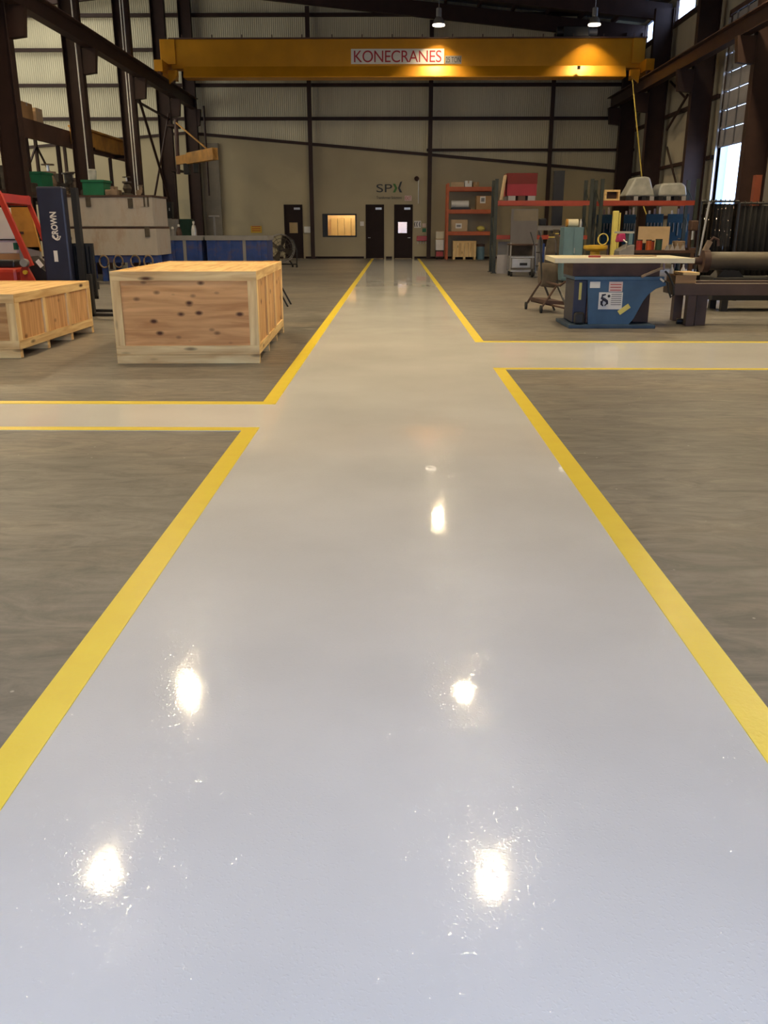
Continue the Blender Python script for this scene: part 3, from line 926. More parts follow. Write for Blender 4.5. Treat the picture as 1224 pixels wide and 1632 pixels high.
part('top_flange', MB().box(MX + .01, MX + .36, 32.9, 39.7, 4.842, 4.90), M['boom'], q)
part('corbel', MB().box(MX - .0, MX + .36, 34.5, 34.6, 4.18, 4.298), M['steel'], mezz)
part('corbel', MB().box(MX - .0, MX + .36, 38.2, 38.3, 4.18, 4.298), M['steel'], mezz)
# crossed bracing rods between two left columns
struct('trim_110', MB().cyl((-9.75, 36.0, 6.15), (-9.75, 41.0, 1.2), .055, 8), M['steel'], 'brown brace running down away from the third visible left column', 'brace')
struct('trim_111', MB().cyl((-9.9, 41.2, 6.2), (-9.9, 36.1, 1.0), .045, 8), M['steel'], 'brown brace crossing the other one between left columns', 'brace')
struct('trim_112', MB().beam((-9.95, 36.2, 6.1), (-9.95, 41.4, 6.0), .06, .08), M['steel'], 'thin brown strut between left columns above the crossed braces', 'brace')
for x, y, lab in ((-9.96, 29.98, 'pale thin conduit running up the second visible left column'), (-10.08, 35.68, 'left of two pale pipes on the third visible left column'), (-9.98, 35.68, 'right of two pale pipes on the third visible left column')):
    single('conduit_pipe', MB().cyl((x, y, 1.0), (x, y, 10.8), .022, 8), M['white'], lab, 'pipe', 'pale pipes on the left columns', smooth=True)

part('lower_deck', MB().box(MX - 1.95, MX - .12, 24.5, 40.5, 2.3, 2.4), M['rust'], mezz)
for k, (y, s_, kd, lab, nm, ct) in enumerate(((26.0, 1.7, 'block', 'bulky dark casting on the lower platform deck by the green bin', 'casting', 'casting'), (28.0, 1.5, 'valve', 'tall dark valve on the lower platform deck, left of its middle', 'valve', 'valve'),
        (29.9, 1.9, 'block', 'broad dark casting at the middle of the lower platform deck', 'casting', 'casting'), (31.75, 1.1, 'elbow', 'big dark elbow on the lower platform deck near the second visible column', 'pipe elbow', 'pipe fitting'), (33.2, 1.9, 'block', 'dark casting on the lower platform deck beyond the second visible column', 'casting', 'casting'), (36.2, 1.8, 'block', 'dark casting at the far part of the lower platform deck', 'casting', 'casting'))):
    pending_castings.append((kd, MX - .95, y, 2.401, s_, lab, ct, nm.replace(' ', '_')))
q = W(208, 250, 33.4)
o = thing('chain_hoist', 'dark blue chain hoist hanging from the orange-brown boom', 'hoist', (MX + .5, 33.4, q.z))
part('body', MB().box(MX + .44, MX + .66, 38.0, 38.3, W(208, 262, 38).z, W(208, 240, 38).z), M['navy'], o, bevel=.04)
part('hook_bar', MB().box(MX + .46, MX + .58, 38.1, 38.18, W(208, 240, 38).z + .001, 4.97), M['black'], o)
part('chain', MB().cyl((MX + .5, 38.12, 2.5), (MX + .5, 38.12, W(208, 262, 38).z), .015, 6), M['galv'], o)

struct('trim_113', MB().cyl(XP(1063, 207, 11.2), XP(1096, 151, 11.2), .05, 8), M['steel'], 'brown brace rising towards the camera on the right wall between columns', 'brace')
struct('trim_114', MB().cyl(XP(1069, 130, 11.3), XP(1092, 156, 11.3), .045, 8), M['steel'], 'short brown brace falling towards the camera on the right wall', 'brace')
struct('trim_115', MB().cyl(XP(1063, 235, 11.3), XP(1082, 310, 11.3), .045, 8), M['steel'], 'brown brace above the wrapped bundles on the right wall', 'brace')

# lower rack with castings behind the forklift
RX0, RX1 = -11.42, -10.62
o = thing('low_storage_rack', 'dark steel rack of grimy parts behind the forklift mast', 'rack', (RX0, 29, 0))
part('shelf', MB().box(RX0, RX1, 24.8, 34.2, 2.38, 2.48), M['rust'], o)
part('shelf', MB().box(RX0, RX1, 24.8, 33.8, 1.1, 1.18), M['rust'], o)
for y in (24.9, 27.9, 30.9, 33.7):
    for x in (RX0 + .05, RX1 - .05):
        part('post', MB().box(x - .05, x + .05, y - .05, y + .05, 0, 2.38), M['steel'], o)
ZS = 2.481
b = (-11.3, -10.77, 26.6, 27.4)


def green_bin(x0, x1, y0, y1, z, h, lab):
    q = thing('parts_bin', lab, 'bin', ((x0 + x1) / 2, (y0 + y1) / 2, z), group='green parts bins')
    t = .02
    m = MB()
    m.box(x0, x1, y0, y0 + t, z, z + h); m.box(x0, x1, y1 - t, y1, z, z + h); m.box(x0, x0 + t, y0 + t, y1 - t, z, z + h); m.box(x1 - t, x1, y0 + t, y1 - t, z, z + h); m.box(x0 + t, x1 - t, y0 + t, y1 - t, z, z + t)
    part('body', m, M['green'], q)
    r = .03
    m = MB(); m.box(x0 - r, x1 + r, y0 - r, y0 - .001, z + h - .06, z + h); m.box(x0 - r, x1 + r, y1 + .001, y1 + r, z + h - .06, z + h); m.box(x0 - r, x0 - .001, y0, y1, z + h - .06, z + h); m.box(x1 + .001, x1 + r, y0, y1, z + h - .06, z + h)
    part('rim', m, M['green'], q)
    return q


green_bin(-11.32, -10.75, 28.0, 28.9, ZS, .62, 'green bin on the dark rack left of the forklift mast')


def casting(kind, x, y, z, s, m, lab, cat, name):
    q = thing(name, lab, cat, (x, y, z))
    if kind == 'valve':
        part('body', MB().lathe([(.0, 0), (.24 * s, 0), (.24 * s, .07 * s), (.12 * s, .1 * s), (.2 * s, .3 * s), (.12 * s, .5 * s), (.2 * s, .53 * s), (.2 * s, .6 * s), (0, .6 * s)], (x, y, z), n=14), m, q, smooth=True)
        part('spindle', MB().cyl((x, y, z + .6 * s), (x, y, z + .8 * s), .04 * s, 8), M['galv'], q)
        part('hand_wheel', MB().tube([(x + .16 * s * math.cos(t), y + .16 * s * math.sin(t), z + .78 * s) for t in [2 * PI * k / 12 for k in range(12)]], .02 * s, 6, True), m, q)
    elif kind == 'elbow':
        part('body', MB().tube([(x, y - .4 * s, z + .2 * s), (x, y - .1 * s, z + .21 * s), (x, y + .1 * s, z + .3 * s), (x, y + .18 * s, z + .5 * s), (x, y + .18 * s, z + .7 * s)], .14 * s, 12), m, q, smooth=True)
        part('flange', MB().cyl((x, y - .45 * s, z + .2 * s), (x, y - .4 * s, z + .2 * s), .2 * s, 16), m, q)
        part('flange', MB().cyl((x, y + .18 * s, z + .7 * s), (x, y + .18 * s, z + .75 * s), .2 * s, 16), m, q)
    elif kind == 'coil':
        for k in range(4):
            part('loop', MB().tube([(x + .3 * s * math.cos(t), y + .3 * s * math.sin(t), z + .04 + .06 * s * k) for t in [2 * PI * i / 18 for i in range(18)]], .035 * s, 6, True), m, q, smooth=True)
    elif kind == 'block':
        part('body', MB().box(x - .4 * s, x + .3 * s, y - .5 * s, y + .5 * s, z, z + .32 * s), m, q, bevel=.02)
        part('lug', MB().box(x - .1 * s, x + .1 * s, y - .4 * s, y - .2 * s, z + .322 * s, z + .5 * s), m, q)
        part('lug', MB().box(x - .1 * s, x + .1 * s, y + .2 * s, y + .4 * s, z + .322 * s, z + .5 * s), m, q)
    else:
        for k in range(3):
            part('length', MB().beam((x, y - .9 * s, z + .07 + .11 * k), (x + .05, y + .9 * s, z + .07 + .11 * k), .22, .1), m, q)
    return q


for kd, x_, y_, z_, s_, lab, ct, nm in pending_castings:
    casting(kd, x_, y_, z_, s_, M['clutter'], lab, ct, nm)
casting('block', -10.98, 27.2, ZS, .85, M['clutter'], 'squat dark casting with two lugs on the rack beside the green bin', 'casting', 'casting')
casting('valve', -11.0, 29.3, ZS, 1.15, M['clutter2'], 'tan valve body standing on the dark rack', 'valve', 'valve')
casting('coil', -11.0, 29.95, ZS, 1.0, M['clutter2'], 'coil of brown hose on the dark rack', 'hose', 'hose_coil')
casting('elbow', -11.0, 30.85, ZS, 1.0, M['clutter'], 'dark flanged pipe elbow on the rack behind the mast', 'pipe fitting', 'pipe_elbow')
casting('valve', -11.0, 31.4, ZS, 1.0, M['clutter2'], 'squatter tan valve at the middle of the dark rack', 'valve', 'valve')
casting('block', -10.98, 32.2, ZS, 1.0, M['clutter'], 'large dark casting on the rack near the second visible column', 'casting', 'casting')
casting('elbow', -11.0, 33.15, ZS, .85, M['clutter2'], 'tan pipe elbow near the far end of the dark rack', 'pipe fitting', 'pipe_elbow')
casting('timber', -11.0, 33.72, ZS, .33, M['rust'], 'stack of three short brown timbers at the far end of the dark rack', 'timber', 'timber_stack')

# second rack beyond the second visible column
o = thing('parts_rack', 'low dark rack of parts behind the white tank', 'rack', (-11.6, 37, 0))
part('shelf', MB().box(-11.42, -10.62, 34.6, 40.5, 2.2, 2.3), M['steel'], o)
for y in (34.7, 37.5, 40.4):
    for x in (-11.36, -10.68):
        part('post', MB().box(x - .05, x + .05, y - .05, y + .05, 0, 2.2), M['steel'], o)
casting('block', -10.98, 35.4, 2.301, 1.0, M['clutter'], 'dark lugged casting on the parts rack behind the white tank', 'casting', 'casting')
casting('block', -10.98, 37.2, 2.301, 1.05, M['clutter'], 'boxy dark casting halfway along the parts rack', 'casting', 'casting')
casting('valve', -11.0, 38.6, 2.301, 1.3, M['grey'], 'grey valve on the far part of the parts rack', 'valve', 'valve')
casting('coil', -11.0, 39.6, 2.301, 1.0, M['clutter2'], 'coil of hose at the far end of the parts rack', 'hose', 'hose_coil')

# ---------------------------------------------------------------- jib crane on the fourth left column
o = thing('jib_crane', 'small yellow jib crane reaching out from the left columns', 'jib crane', (-9.8, 40.6, 4.3))
a, b = W(283, 256, 40.3), W(343, 245, 36.6)
part('arm', MB().beam(a, b, .14, .34), M['boom'], o)
a2 = a + (b - a) * .32
part('arm_sleeve', MB().beam(a2, b, .24, .44), M['boom'], o, bevel=.01)
t0 = W(281, 196, 40.3)
t1 = a + (b - a) * .8 + Vector((0, 0, .24))
part('tie_rod', MB().cyl(t0, t1, .035, 8), M['boom'], o)
part('mast', MB().cyl((a.x - .03, 40.4, 3.7), (t0.x - .03, 40.4, t0.z + .15), .09, 10), M['steel2'], o)
part('wall_arm', MB().box(-9.82, a.x, 40.33, 41.34, 3.8, 3.9), M['steel'], o)
part('wall_arm', MB().box(-9.82, a.x, 40.33, 41.34, 5.6, 5.7), M['steel'], o)
h = a + (b - a) * .25 - Vector((0, 0, .45))
part('chain_hoist', MB().box(h.x - .12, h.x + .12, h.y - .15, h.y + .15, h.z - .16, h.z + .26), M['black'], o, bevel=.02)
h = a + (b - a) * .5 - Vector((0, 0, .5))
part('trolley', MB().box(h.x - .1, h.x + .1, h.y - .12, h.y + .12, h.z - .1, h.z + .26), M['black'], o, bevel=.02)

# cabinets and cylinders beside the left columns, above the blue bins
b_ = pb(250, 322, 273, 348, 38.6, .35)
o = thing('electrical_cabinet', 'dark brown electrical box on a grey pedestal between the left columns', 'cabinet', (b_[0], 38.6, 0))
part('box', MB().box(*b_), M['black'], o, bevel=.01)
part('pedestal', MB().box(b_[0] + .1, b_[1] - .1, 38.68, 38.9, 0, b_[4]), M['grey'], o)
part('door_handle', MB().box(b_[1] - .12, b_[1] - .08, 38.57, 38.6, b_[4] + .3, b_[4] + .42), M['galv'], o)
b_ = pb(252, 349, 280, 400, 37.0, .5, True)
o = thing('grey_cabinet', 'grey cabinet under the dark electrical box', 'cabinet', (b_[0], 37.0, 0))
part('body', MB().box(*b_), M['grey'], o, bevel=.01)
part('door', MB().box(b_[0] + .04, b_[1] - .04, 36.985, 36.999, .1, b_[5] - .06), M['grey'], o)
part('handle', MB().box(b_[1] - .14, b_[1] - .11, 36.95, 36.985, .7, .85), M['galv'], o)
b_ = pb(289, 349, 305, 400, 42.0, .5, True)
o = thing('green_cabinet', 'dark green cabinet between two left columns', 'cabinet', (b_[0], 42, 0))
part('body', MB().box(*b_), M['dgreen'], o, bevel=.01)
part('door', MB().box(b_[0] + .03, b_[1] - .03, 41.985, 41.999, .1, b_[5] - .05), M['dgreen'], o)
part('handle', MB().box(b_[1] - .12, b_[1] - .09, 41.95, 41.985, .8, .95), M['galv'], o)


def cylinder(px, d, m, lab, top):
    p = W(px, 380, d)
    h = W(px, top, d).z
    q = thing('gas_cylinder', lab, 'gas cylinder', (p.x, d, 0), group='gas cylinders by the left columns')
    part('body', MB().lathe([(0, 0), (.11, 0), (.115, .05), (.115, h * .8), (.08, h * .9), (.035, h * .93), (.035, h * .95), (0, h * .95)], (p.x, d, 0), n=14), m, q, smooth=True)
    part('cap', MB().lathe([(.05, h * .95), (.05, h), (.0, h + .02)], (p.x, d, 0), n=10), M['white'], q, smooth=True)


cylinder(310, 39.0, M['galv'], 'pale gas cylinder standing right of the green cabinet', 353)
cylinder(276, 35.9, M['grey'], 'grey gas cylinder standing beside the grey cabinet', 362)
cylinder(286, 36.0, M['rust'], 'brown gas cylinder standing beside the grey one', 358)
b_ = pb(332, 228, 347, 412, LY - .16, .1, True)  # solid strip coloured as the shaded part of the end wall
single('shade_strip', MB().box(b_[0], b_[1], b_[2], b_[3], 0, b_[5]), M['taupe'], 'tall narrow grey strip standing in for shade on the end wall by the left corner', 'panel')
p0, p1 = W(324, 140, 43.6), W(333, 312, 43.6)
single('hanging_pipe', MB().cyl((p1.x, 43.6, p1.z), (p1.x, 43.6, 6.8), .05, 8), M['steel'], 'dark drop pipe hanging in front of the tall shade strip', 'pipe', smooth=True)
p = W(341, 345, 38.4)
o = thing('pipe_stand', 'thin grey stand with a short cross bar behind the blue bins', 'stand', (p.x, 38.4, 0))
part('pole', MB().cyl((p.x, 38.4, .03), (p.x, 38.4, p.z), .045, 8), M['grey'], o)
part('cross_bar', MB().cyl((p.x - .22, 38.4, p.z), (p.x + .22, 38.4, p.z), .04, 8), M['grey'], o)
part('base', MB().box(p.x - .25, p.x + .25, 38.2, 38.6, 0, .03), M['grey'], o)

# ---------------------------------------------------------------- white tank on a blue trestle
TD = 26.0
xa, xb = W(113, 400, TD).x, W(249, 400, TD).x
zt, zm_, zb_ = W(150, 314, TD).z, W(150, 363, TD).z, W(150, 407, TD).z
o = thing('steel_tank', 'big weathered white steel tank in two tiers behind the forklift', 'tank', (xa, TD, zb_))
part('lower_tier', MB().box(xa + .06, xb + .04, TD, TD + 1.6, zb_, zm_ - .03), M['tank'], o, bevel=.015)
part('upper_tier', MB().box(xa, xb, TD - .02, TD + 1.6, zm_ + .03, zt), M['tank'], o, bevel=.015)
part('seam', MB().box(xa + .03, xb + .03, TD + .02, TD + 1.58, zm_ - .03, zm_ + .03), M['rust'], o)
part('top_rim', MB().box(xa - .03, xb + .03, TD - .05, TD + 1.63, zt, zt + .05), M['rust'], o)
for px, py in ((141, 320), (208, 322), (235, 368)):
    q = W(px, py, TD - .02)
    part('lifting_lug', MB().box(q.x - .07, q.x + .07, TD - .07, TD - .025, q.z - .16, q.z + .1), M['clutter'], o, bevel=.01)
for px in (230, 236):
    q = W(px, 320, TD - .02)
    part('clip', MB().box(q.x - .02, q.x + .02, TD - .06, TD - .025, q.z - .16, q.z + .1), M['clutter'], o)
q = W(155, 385, TD)
part('stiffener', MB().box(q.x - .025, q.x + .025, TD - .03, TD - .001, zb_, zm_ - .03), M['tank'], o)
o = thing('blue_trestle', 'dark blue trestle carrying the white tank, hung with hoses', 'trestle', (xa, TD, 0))
part('rail', MB().box(xa - .02, xb + .1, TD + .05, TD + .2, zb_ - .2, zb_ - .002), M['bin_blue'], o)
part('rail', MB().box(xa - .02, xb + .1, TD + 1.35, TD + 1.5, zb_ - .2, zb_ - .002), M['bin_blue'], o)
for k in range(4):
    xx = xa + .15 + (xb - xa - .2) * k / 3
    part('leg', MB().box(xx - .07, xx + .07, TD + .06, TD + .19, 0, zb_ - .2), M['bin_blue'], o)
    part('leg', MB().box(xx - .07, xx + .07, TD + 1.36, TD + 1.49, 0, zb_ - .2), M['bin_blue'], o)
for px in (165, 188, 215, 236):
    q = W(px, 410, TD - .05)
    part('hose_loop', MB().tube([(q.x + .13 * math.cos(t), TD - .04, q.z - .12 + .17 * math.sin(t)) for t in [2 * PI * k / 14 for k in range(14)]], .025, 6, True), M['clutter2'], o, smooth=True)
zt += .051
q = W(152, 300, TD + .5)
green_bin(q.x - .3, q.x + .3, TD + .3, TD + 1.0, zt, .42, 'green bin standing on the white tank')
q = W(143, 290, TD + .5)
single('grey_pail', MB().lathe([(0, 0), (.1, 0), (.12, .26), (.09, .3), (0, .3)], (q.x + .05, TD + .65, zt + .425), n=14), M['film'], 'pale pail standing in the green bin on the tank', 'pail', smooth=True)
q = W(179.5, 305, TD + .4)
casting('block', q.x + .02, TD + .5, zt, .5, M['clutter2'], 'tan casting on the white tank right of the green bin', 'casting', 'casting')
q = W(200, 305, TD + .4)
casting('valve', q.x, TD + .6, zt, .65, M['clutter'], 'dark valve with a hand wheel on the white tank', 'valve', 'valve')
q = W(218, 305, TD + .4)
casting('elbow', q.x, TD + .75, zt, .4, M['clutter2'], 'small tan elbow at the right end of the tank top', 'pipe fitting', 'pipe_elbow')
q = W(116, 305, TD + .4)
casting('elbow', q.x + .12, TD + 1.2, zt, .5, M['clutter'], 'dark pipe elbow at the left end of the tank top', 'pipe fitting', 'pipe_elbow')

# ---------------------------------------------------------------- blue bins


def hopper(x0, x1, d, dep, h, lab):
    q = thing('blue_bin', lab, 'bin', ((x0 + x1) / 2, d, 0), group='blue waste bins')
    t = .03
    m = MB()
    m.box(x0, x1, d, d + t, .15, h); m.box(x0, x1, d + dep - t, d + dep, .15, h); m.box(x0, x0 + t, d + t, d + dep - t, .15, h); m.box(x1 - t, x1, d + t, d + dep - t, .15, h); m.box(x0 + t, x1 - t, d + t, d + dep - t, .15, .19)
    part('body', m, M['bin_blue'], q)
    m = MB(); m.box(x0 - .04, x1 + .04, d - .05, d - .001, h - .12, h + .02); m.box(x0 - .04, x1 + .04, d + dep + .001, d + dep + .05, h - .12, h + .02)
    m.box(x0 - .05, x0 - .001, d, d + dep, h - .12, h + .02); m.box(x1 + .001, x1 + .05, d, d + dep, h - .12, h + .02)
    part('rim', m, M['grey'], q)
    for k in range(4):
        xx = x0 + (x1 - x0) * (k + .5) / 4
        part('rib', MB().box(xx - .05, xx + .05, d - .04, d - .001, .15, h - .12), M['bin_blue'] if k != 2 else M['grey'], q)
    for xx in (x0 + .15, x1 - .15):
        part('skid', MB().box(xx - .08, xx + .08, d + .05, d + dep - .05, 0, .149), M['black'], q)
    return q


x0, x1, x2, x3 = W(250, 400, 30).x, W(322, 400, 30).x, W(329, 400, 30).x, W(425, 400, 30).x
hh = W(300, 377, 30).z
hopper(x0, x1, 30.0, 1.4, hh, 'left blue steel bin with grey rim behind the large crate')
hopper(x2, x3, 30.1, 1.4, hh, 'right longer blue steel bin with grey rim, nearest the drum fan')

# ---------------------------------------------------------------- forklift
FD_ = 15.3


def FW(px, py, d=FD_):
    return W(px, py, d)


o = thing('forklift', 'red forklift with navy mast and black load backrest behind the lower crate', 'forklift', (-7.0, FD_, 0))
x0, x1 = -8.6, FW(36, 430).x
part('chassis', MB().box(x0, x1, FD_ - .25, FD_ + .85, .18, FW(0, 427).z), M['red'], o, bevel=.06)
a, b = FW(34, 452, FD_ - .28), FW(68, 420, FD_ - .28)
m = MB(); m.prism([(a.x, .25), (b.x, .25), (FW(66, 448).x, FW(66, 448).z), (FW(50, 418).x, FW(50, 418).z), (a.x, FW(38, 430).z)], 'y', FD_ - .28, FD_ - .2)
part('front_fender', m, M['red'], o)
part('guard_leg', MB().beam(FW(-4, 305, FD_ - .2), FW(50, 424, FD_ - .2), .07, .085), M['red'], o)
part('guard_leg', MB().beam(FW(44, 320, FD_ + .8), FW(83, 412, FD_ + .8), .06, .07), M['red'], o)
zr = FW(0, 318).z
m = MB(); m.box(-8.3, FW(4, 318).x, FD_ - .23, FD_ + .85, zr - .04, zr + .05); m.beam(FW(-4, 314, FD_ - .2), FW(46, 320, FD_ + .8), .08, .14)
m.beam(FW(-40, 318, FD_ + .8), FW(46, 320, FD_ + .8), .07, .17)
part('guard_roof', m, M['red'], o)
part('guard_leg', MB().beam((-8.25, FD_ - .2, zr), (-8.45, FD_ - .2, .8), .07, .08), M['red'], o)
part('guard_leg', MB().beam((-8.25, FD_ + .8, zr), (-8.45, FD_ + .8, .8), .07, .08), M['red'], o)
b_ = pb(74, 297, 99, 452, FD_ - .1, .2)
mast = part('mast_cover', MB().box(b_[0], b_[1], FD_ - .1, FD_ + .1, .3, b_[5]), M['navy'], o, bevel=.03)
q0, q1 = FW(90, 385), FW(90, 338)
text_part('lettering', 'CROWN', M['plate'], mast, ((b_[0] + b_[1]) / 2 + .02, FD_ - .103, (FW(88, 382).z + FW(88, 337).z) / 2), .2, rot=(R(90), R(-90), 0), width=(q1.z - q0.z) * .92, height=.11, depth=.003, bold=.006)
cq = FW(91, 379, FD_ - .105)
m = MB()
m.tube([(cq.x + .055 * math.cos(t), FD_ - .104, cq.z + .03 + .065 * math.sin(t)) for t in [PI + PI * k / 8 for k in range(9)]], .013, 6)
part('arc_emblem', m, M['plate'], mast)
e0 = FW(93, 408)
part('label', MB().box(e0.x - .035, e0.x + .03, FD_ - .106, FD_ - .101, e0.z - .09, e0.z + .09), M['plate'], mast)
rb = pb(99, 297, 119, 452, FD_ + .0, .2)
for xx0, xx1, yy in ((rb[0] + .002, rb[0] + .08, FD_ - .05), (rb[1] - .09, rb[1], FD_ + .02)):
    part('mast_rail', MB().box(xx0, xx1, yy, yy + .14, .12, rb[5] - (.0 if yy < FD_ else .02)), M['black'], o)
part('chain', MB().cyl((rb[0] + .11, FD_ + .05, .4), (rb[0] + .11, FD_ + .05, rb[5] - .1), .012, 6), M['galv'], o)
m = MB()
kb = pb(103, 388, 143, 452, FD_ + .1, .05)
m.box(kb[0], kb[1], FD_ + .22, FD_ + .27, kb[5] - .05, kb[5]); m.box(kb[0], kb[1], FD_ + .22, FD_ + .27, .35, .42)
for k in range(7):
    xx = kb[0] + .02 + (kb[1] - kb[0] - .04) * k / 6
    m.box(xx - .02, xx + .02, FD_ + .22, FD_ + .27, .42, kb[5] - .05)
m.box(kb[0], kb[1], FD_ + .275, FD_ + .29, .30, kb[5])
part('load_backrest', m, M['black'], o)
zf = .06
for yy in (FD_ - .32, FD_ + .45):
    m = MB()
    m.box(FW(145, 500, yy).x, FW(152, 500, yy).x, yy - .05, yy + .05, zf, .75)
    m.prism([(FW(146, 500, yy).x, zf), (-3.75, zf), (-3.75, zf + .02), (FW(151, 500, yy).x, zf + .05)], 'y', yy - .05, yy + .05)
    part('fork', m, M['black'], o)
part('fork_carriage', MB().box(FW(125, 500).x, FW(146, 500).x, FD_ - .4, FD_ + .55, .45, .58), M['black'], o)
for xx, yy, rr in ((-6.35, FD_ - .32, .26), (-6.35, FD_ + .75, .26), (-8.2, FD_ - .3, .22), (-8.2, FD_ + .75, .22)):
    w_ = part('wheel', MB().cyl((xx, yy - .1, rr), (xx, yy + .1, rr), rr, 20), M['rubber'], o, bevel=.02, smooth=True)
    part('hub', MB().cyl((xx, yy - .12, rr), (xx, yy + .12, rr), rr * .5, 14), M['grey'], w_)
b_ = pb(0, 415, 24, 427, FD_ + .1, .5)
part('seat', MB().box(b_[0] - .3, b_[1], FD_ + .05, FD_ + .55, b_[4], b_[5]), M['black'], o, bevel=.03)
c0 = FW(38, 419, FD_ - .32)
part('headlamp', MB().cyl((c0.x, FD_ - .34, c0.z), (c0.x, FD_ - .24, c0.z), .065, 16), M['grey'], o, smooth=True)
c0 = FW(40, 434, FD_ - .32)
part('turn_signal', MB().cyl((c0.x, FD_ - .34, c0.z), (c0.x, FD_ - .24, c0.z), .035, 12), M['yellow'], o, smooth=True)
b_ = pb(52, 408, 80, 448, FD_ + .3, .3)
m = MB(); m.prism([(b_[0], .3), (b_[1] + .05, .3), (b_[1] + .05, b_[4] + .1), (b_[0] + .05, b_[5])], 'y', FD_ + .1, FD_ + .55)
part('dashboard', m, M['black'], o, bevel=.01)
part('data_plate', MB().beam(FW(59, 415, FD_ + .08), FW(67, 425, FD_ + .08), .02, .07), M['plate'], o)

b_ = pb(-14, 331, 31, 404, 17.2, .6)
o = thing('white_box', 'white box on a brown pallet seen between the red forklift legs', 'box', (b_[0], 17.2, 0))
part('body', MB().box(*b_), M['white'], o, bevel=.015)
a, b = W(22, 398, 17.19), W(30, 387, 17.19)
part('sticker', MB().box(a.x, b.x, 17.19, 17.199, a.z, b.z), M['green'], o)
part('strap', MB().box(b_[0] - .01, b_[1] + .01, 17.18, 17.195, W(0, 383, 17.2).z, W(0, 381, 17.2).z), M['black'], o)
part('pallet_deck', MB().box(b_[0], b_[1] + .05, 17.1, 17.9, b_[4] - .16, b_[4] - .002), M['card'], o)
part('pallet_stand', MB().box(b_[0] + .1, b_[1] - .1, 17.25, 17.75, 0, b_[4] - .16), M['black'], o)
b_ = pb(32, 331, 66, 394, 17.4, .06)
o = thing('orange_board', 'orange board propped behind the forklift beside the white box', 'board', (b_[0], 17.0, 0))
m = MB(); m.prism([(W(31, 331, 17.4).x, b_[5]), (W(60, 331, 17.4).x, b_[5]), (W(78, 400, 17.4).x, W(78, 400, 17.4).z), (W(60, 405, 17.4).x, W(60, 395, 17.4).z), (W(38, 382, 17.4).x, W(38, 382, 17.4).z)], 'y', 17.0, 17.06)
part('face', m, M['boom'], o)
part('foot', MB().box(W(44, 400, 17.4).x, W(76, 400, 17.4).x, 17.0, 17.09, 0, W(60, 393, 17.4).z - .001), M['grey'], o)
part('hand_slot', MB().box(W(38, 376, 17.4).x, W(52, 376, 17.4).x, 16.985, 17.0, W(50, 373, 17.4).z, W(50, 369, 17.4).z), M['rust'], o)

# ---------------------------------------------------------------- drum fan and stand
FN = 35.2
q = W(447, 396, FN)
o = thing('drum_fan', 'grey wheeled drum fan before the amber-windowed door', 'fan', (q.x, FN, 0))
Rr = .54
ax = Vector((.35, -1, .0)).normalized()
c_ = Vector((q.x, FN, q.z))
part('drum', MB().lathe([(Rr - .02, -.2), (Rr, -.2), (Rr, .2), (Rr - .02, .2), (Rr - .02, -.2)], c_, ax, 28), M['grey'], o, smooth=True)
e1 = ax.cross(Vector((0, 0, 1))).normalized(); e2 = Vector((0, 0, 1))
m = MB()
for r_ in (.14, .26, .38, .5):
    m.tube([c_ + ax * .22 + (e1 * math.cos(t) + e2 * math.sin(t)) * r_ for t in [2 * PI * k / 24 for k in range(24)]], .008, 5, True)
for k in range(12):
    t = 2 * PI * k / 12
    m.cyl(c_ + ax * .22, c_ + ax * .22 + (e1 * math.cos(t) + e2 * math.sin(t)) * Rr, .007, 5)
part('guard', m, M['clutter'], o)
hub = part('motor', MB().cyl(c_ - ax * .15, c_ + ax * .1, .12, 14), M['black'], o, smooth=True)
for k in range(4):
    t = 2 * PI * k / 4 + .4
    d = e1 * math.cos(t) + e2 * math.sin(t)
    s_ = ax.cross(d)
    vs_ = [c_ + d * .12 + s_ * .05 + ax * .03, c_ + d * .12 - s_ * .05 - ax * .03, c_ + d * .48 - s_ * .14 - ax * .05, c_ + d * .48 + s_ * .12 + ax * .05]
    part('blade', MB().add(vs_ + [v + ax * .012 for v in vs_], [(0, 1, 2, 3), (7, 6, 5, 4), (0, 4, 5, 1), (1, 5, 6, 2), (2, 6, 7, 3), (3, 7, 4, 0)]), M['clutter'], o)
pts = [c_ + e1 * .6 * math.cos(t) + e2 * .6 * math.sin(t) for t in [-PI / 2 + PI * k / 10 * .9 for k in range(11)]]
hx = c_ - e1 * Rr if (c_ - e1 * Rr).x > c_.x else c_ + e1 * Rr
lx = hx.x + .12
part('handle_frame', MB().tube([(lx, FN - .1, .1), (lx + .02, FN - .1, q.z - .1), (lx - .1, FN - .1, q.z + .3), (lx - .4, FN - .1, q.z + .5)], .022, 8), M['black'], o, smooth=True)
for sx in (-1, 1):
    part('leg', MB().tube([c_ + Vector((sx * .3, .1, -.42)), (q.x + sx * .42, FN + .25, .1)], .03, 6), M['black'], o)
part('cross_bar', MB().cyl((q.x - .45, FN + .25, .12), (lx, FN - .1, .12), .025, 8), M['black'], o)
for xx, yy in ((q.x - .42, FN + .25), (q.x + .42, FN + .3), (lx, FN - .1)):
    part('caster', MB().cyl((xx - .03, yy, .06), (xx + .03, yy, .06), .06, 14), M['rubber'], o, smooth=True)
f_ = G(459, 489)
o = thing('folding_stand', 'black folding stand behind the large crate with one leg showing', 'stand', (f_.x - .45, f_.y + .3, 0))
for dx, dy in ((0, 0), (0, .55)):
    part('leg', MB().beam((f_.x + dx, f_.y + dy, .0), (f_.x - .42, f_.y + dy, .80), .03, .03), M['black'], o)
    part('leg', MB().beam((f_.x - .9, f_.y + dy, .0), (f_.x - .48, f_.y + dy, .80), .03, .03), M['black'], o)
part('top_bar', MB().box(f_.x - .52, f_.x - .38, f_.y - .1, f_.y + .65, .802, .86), M['black'], o)

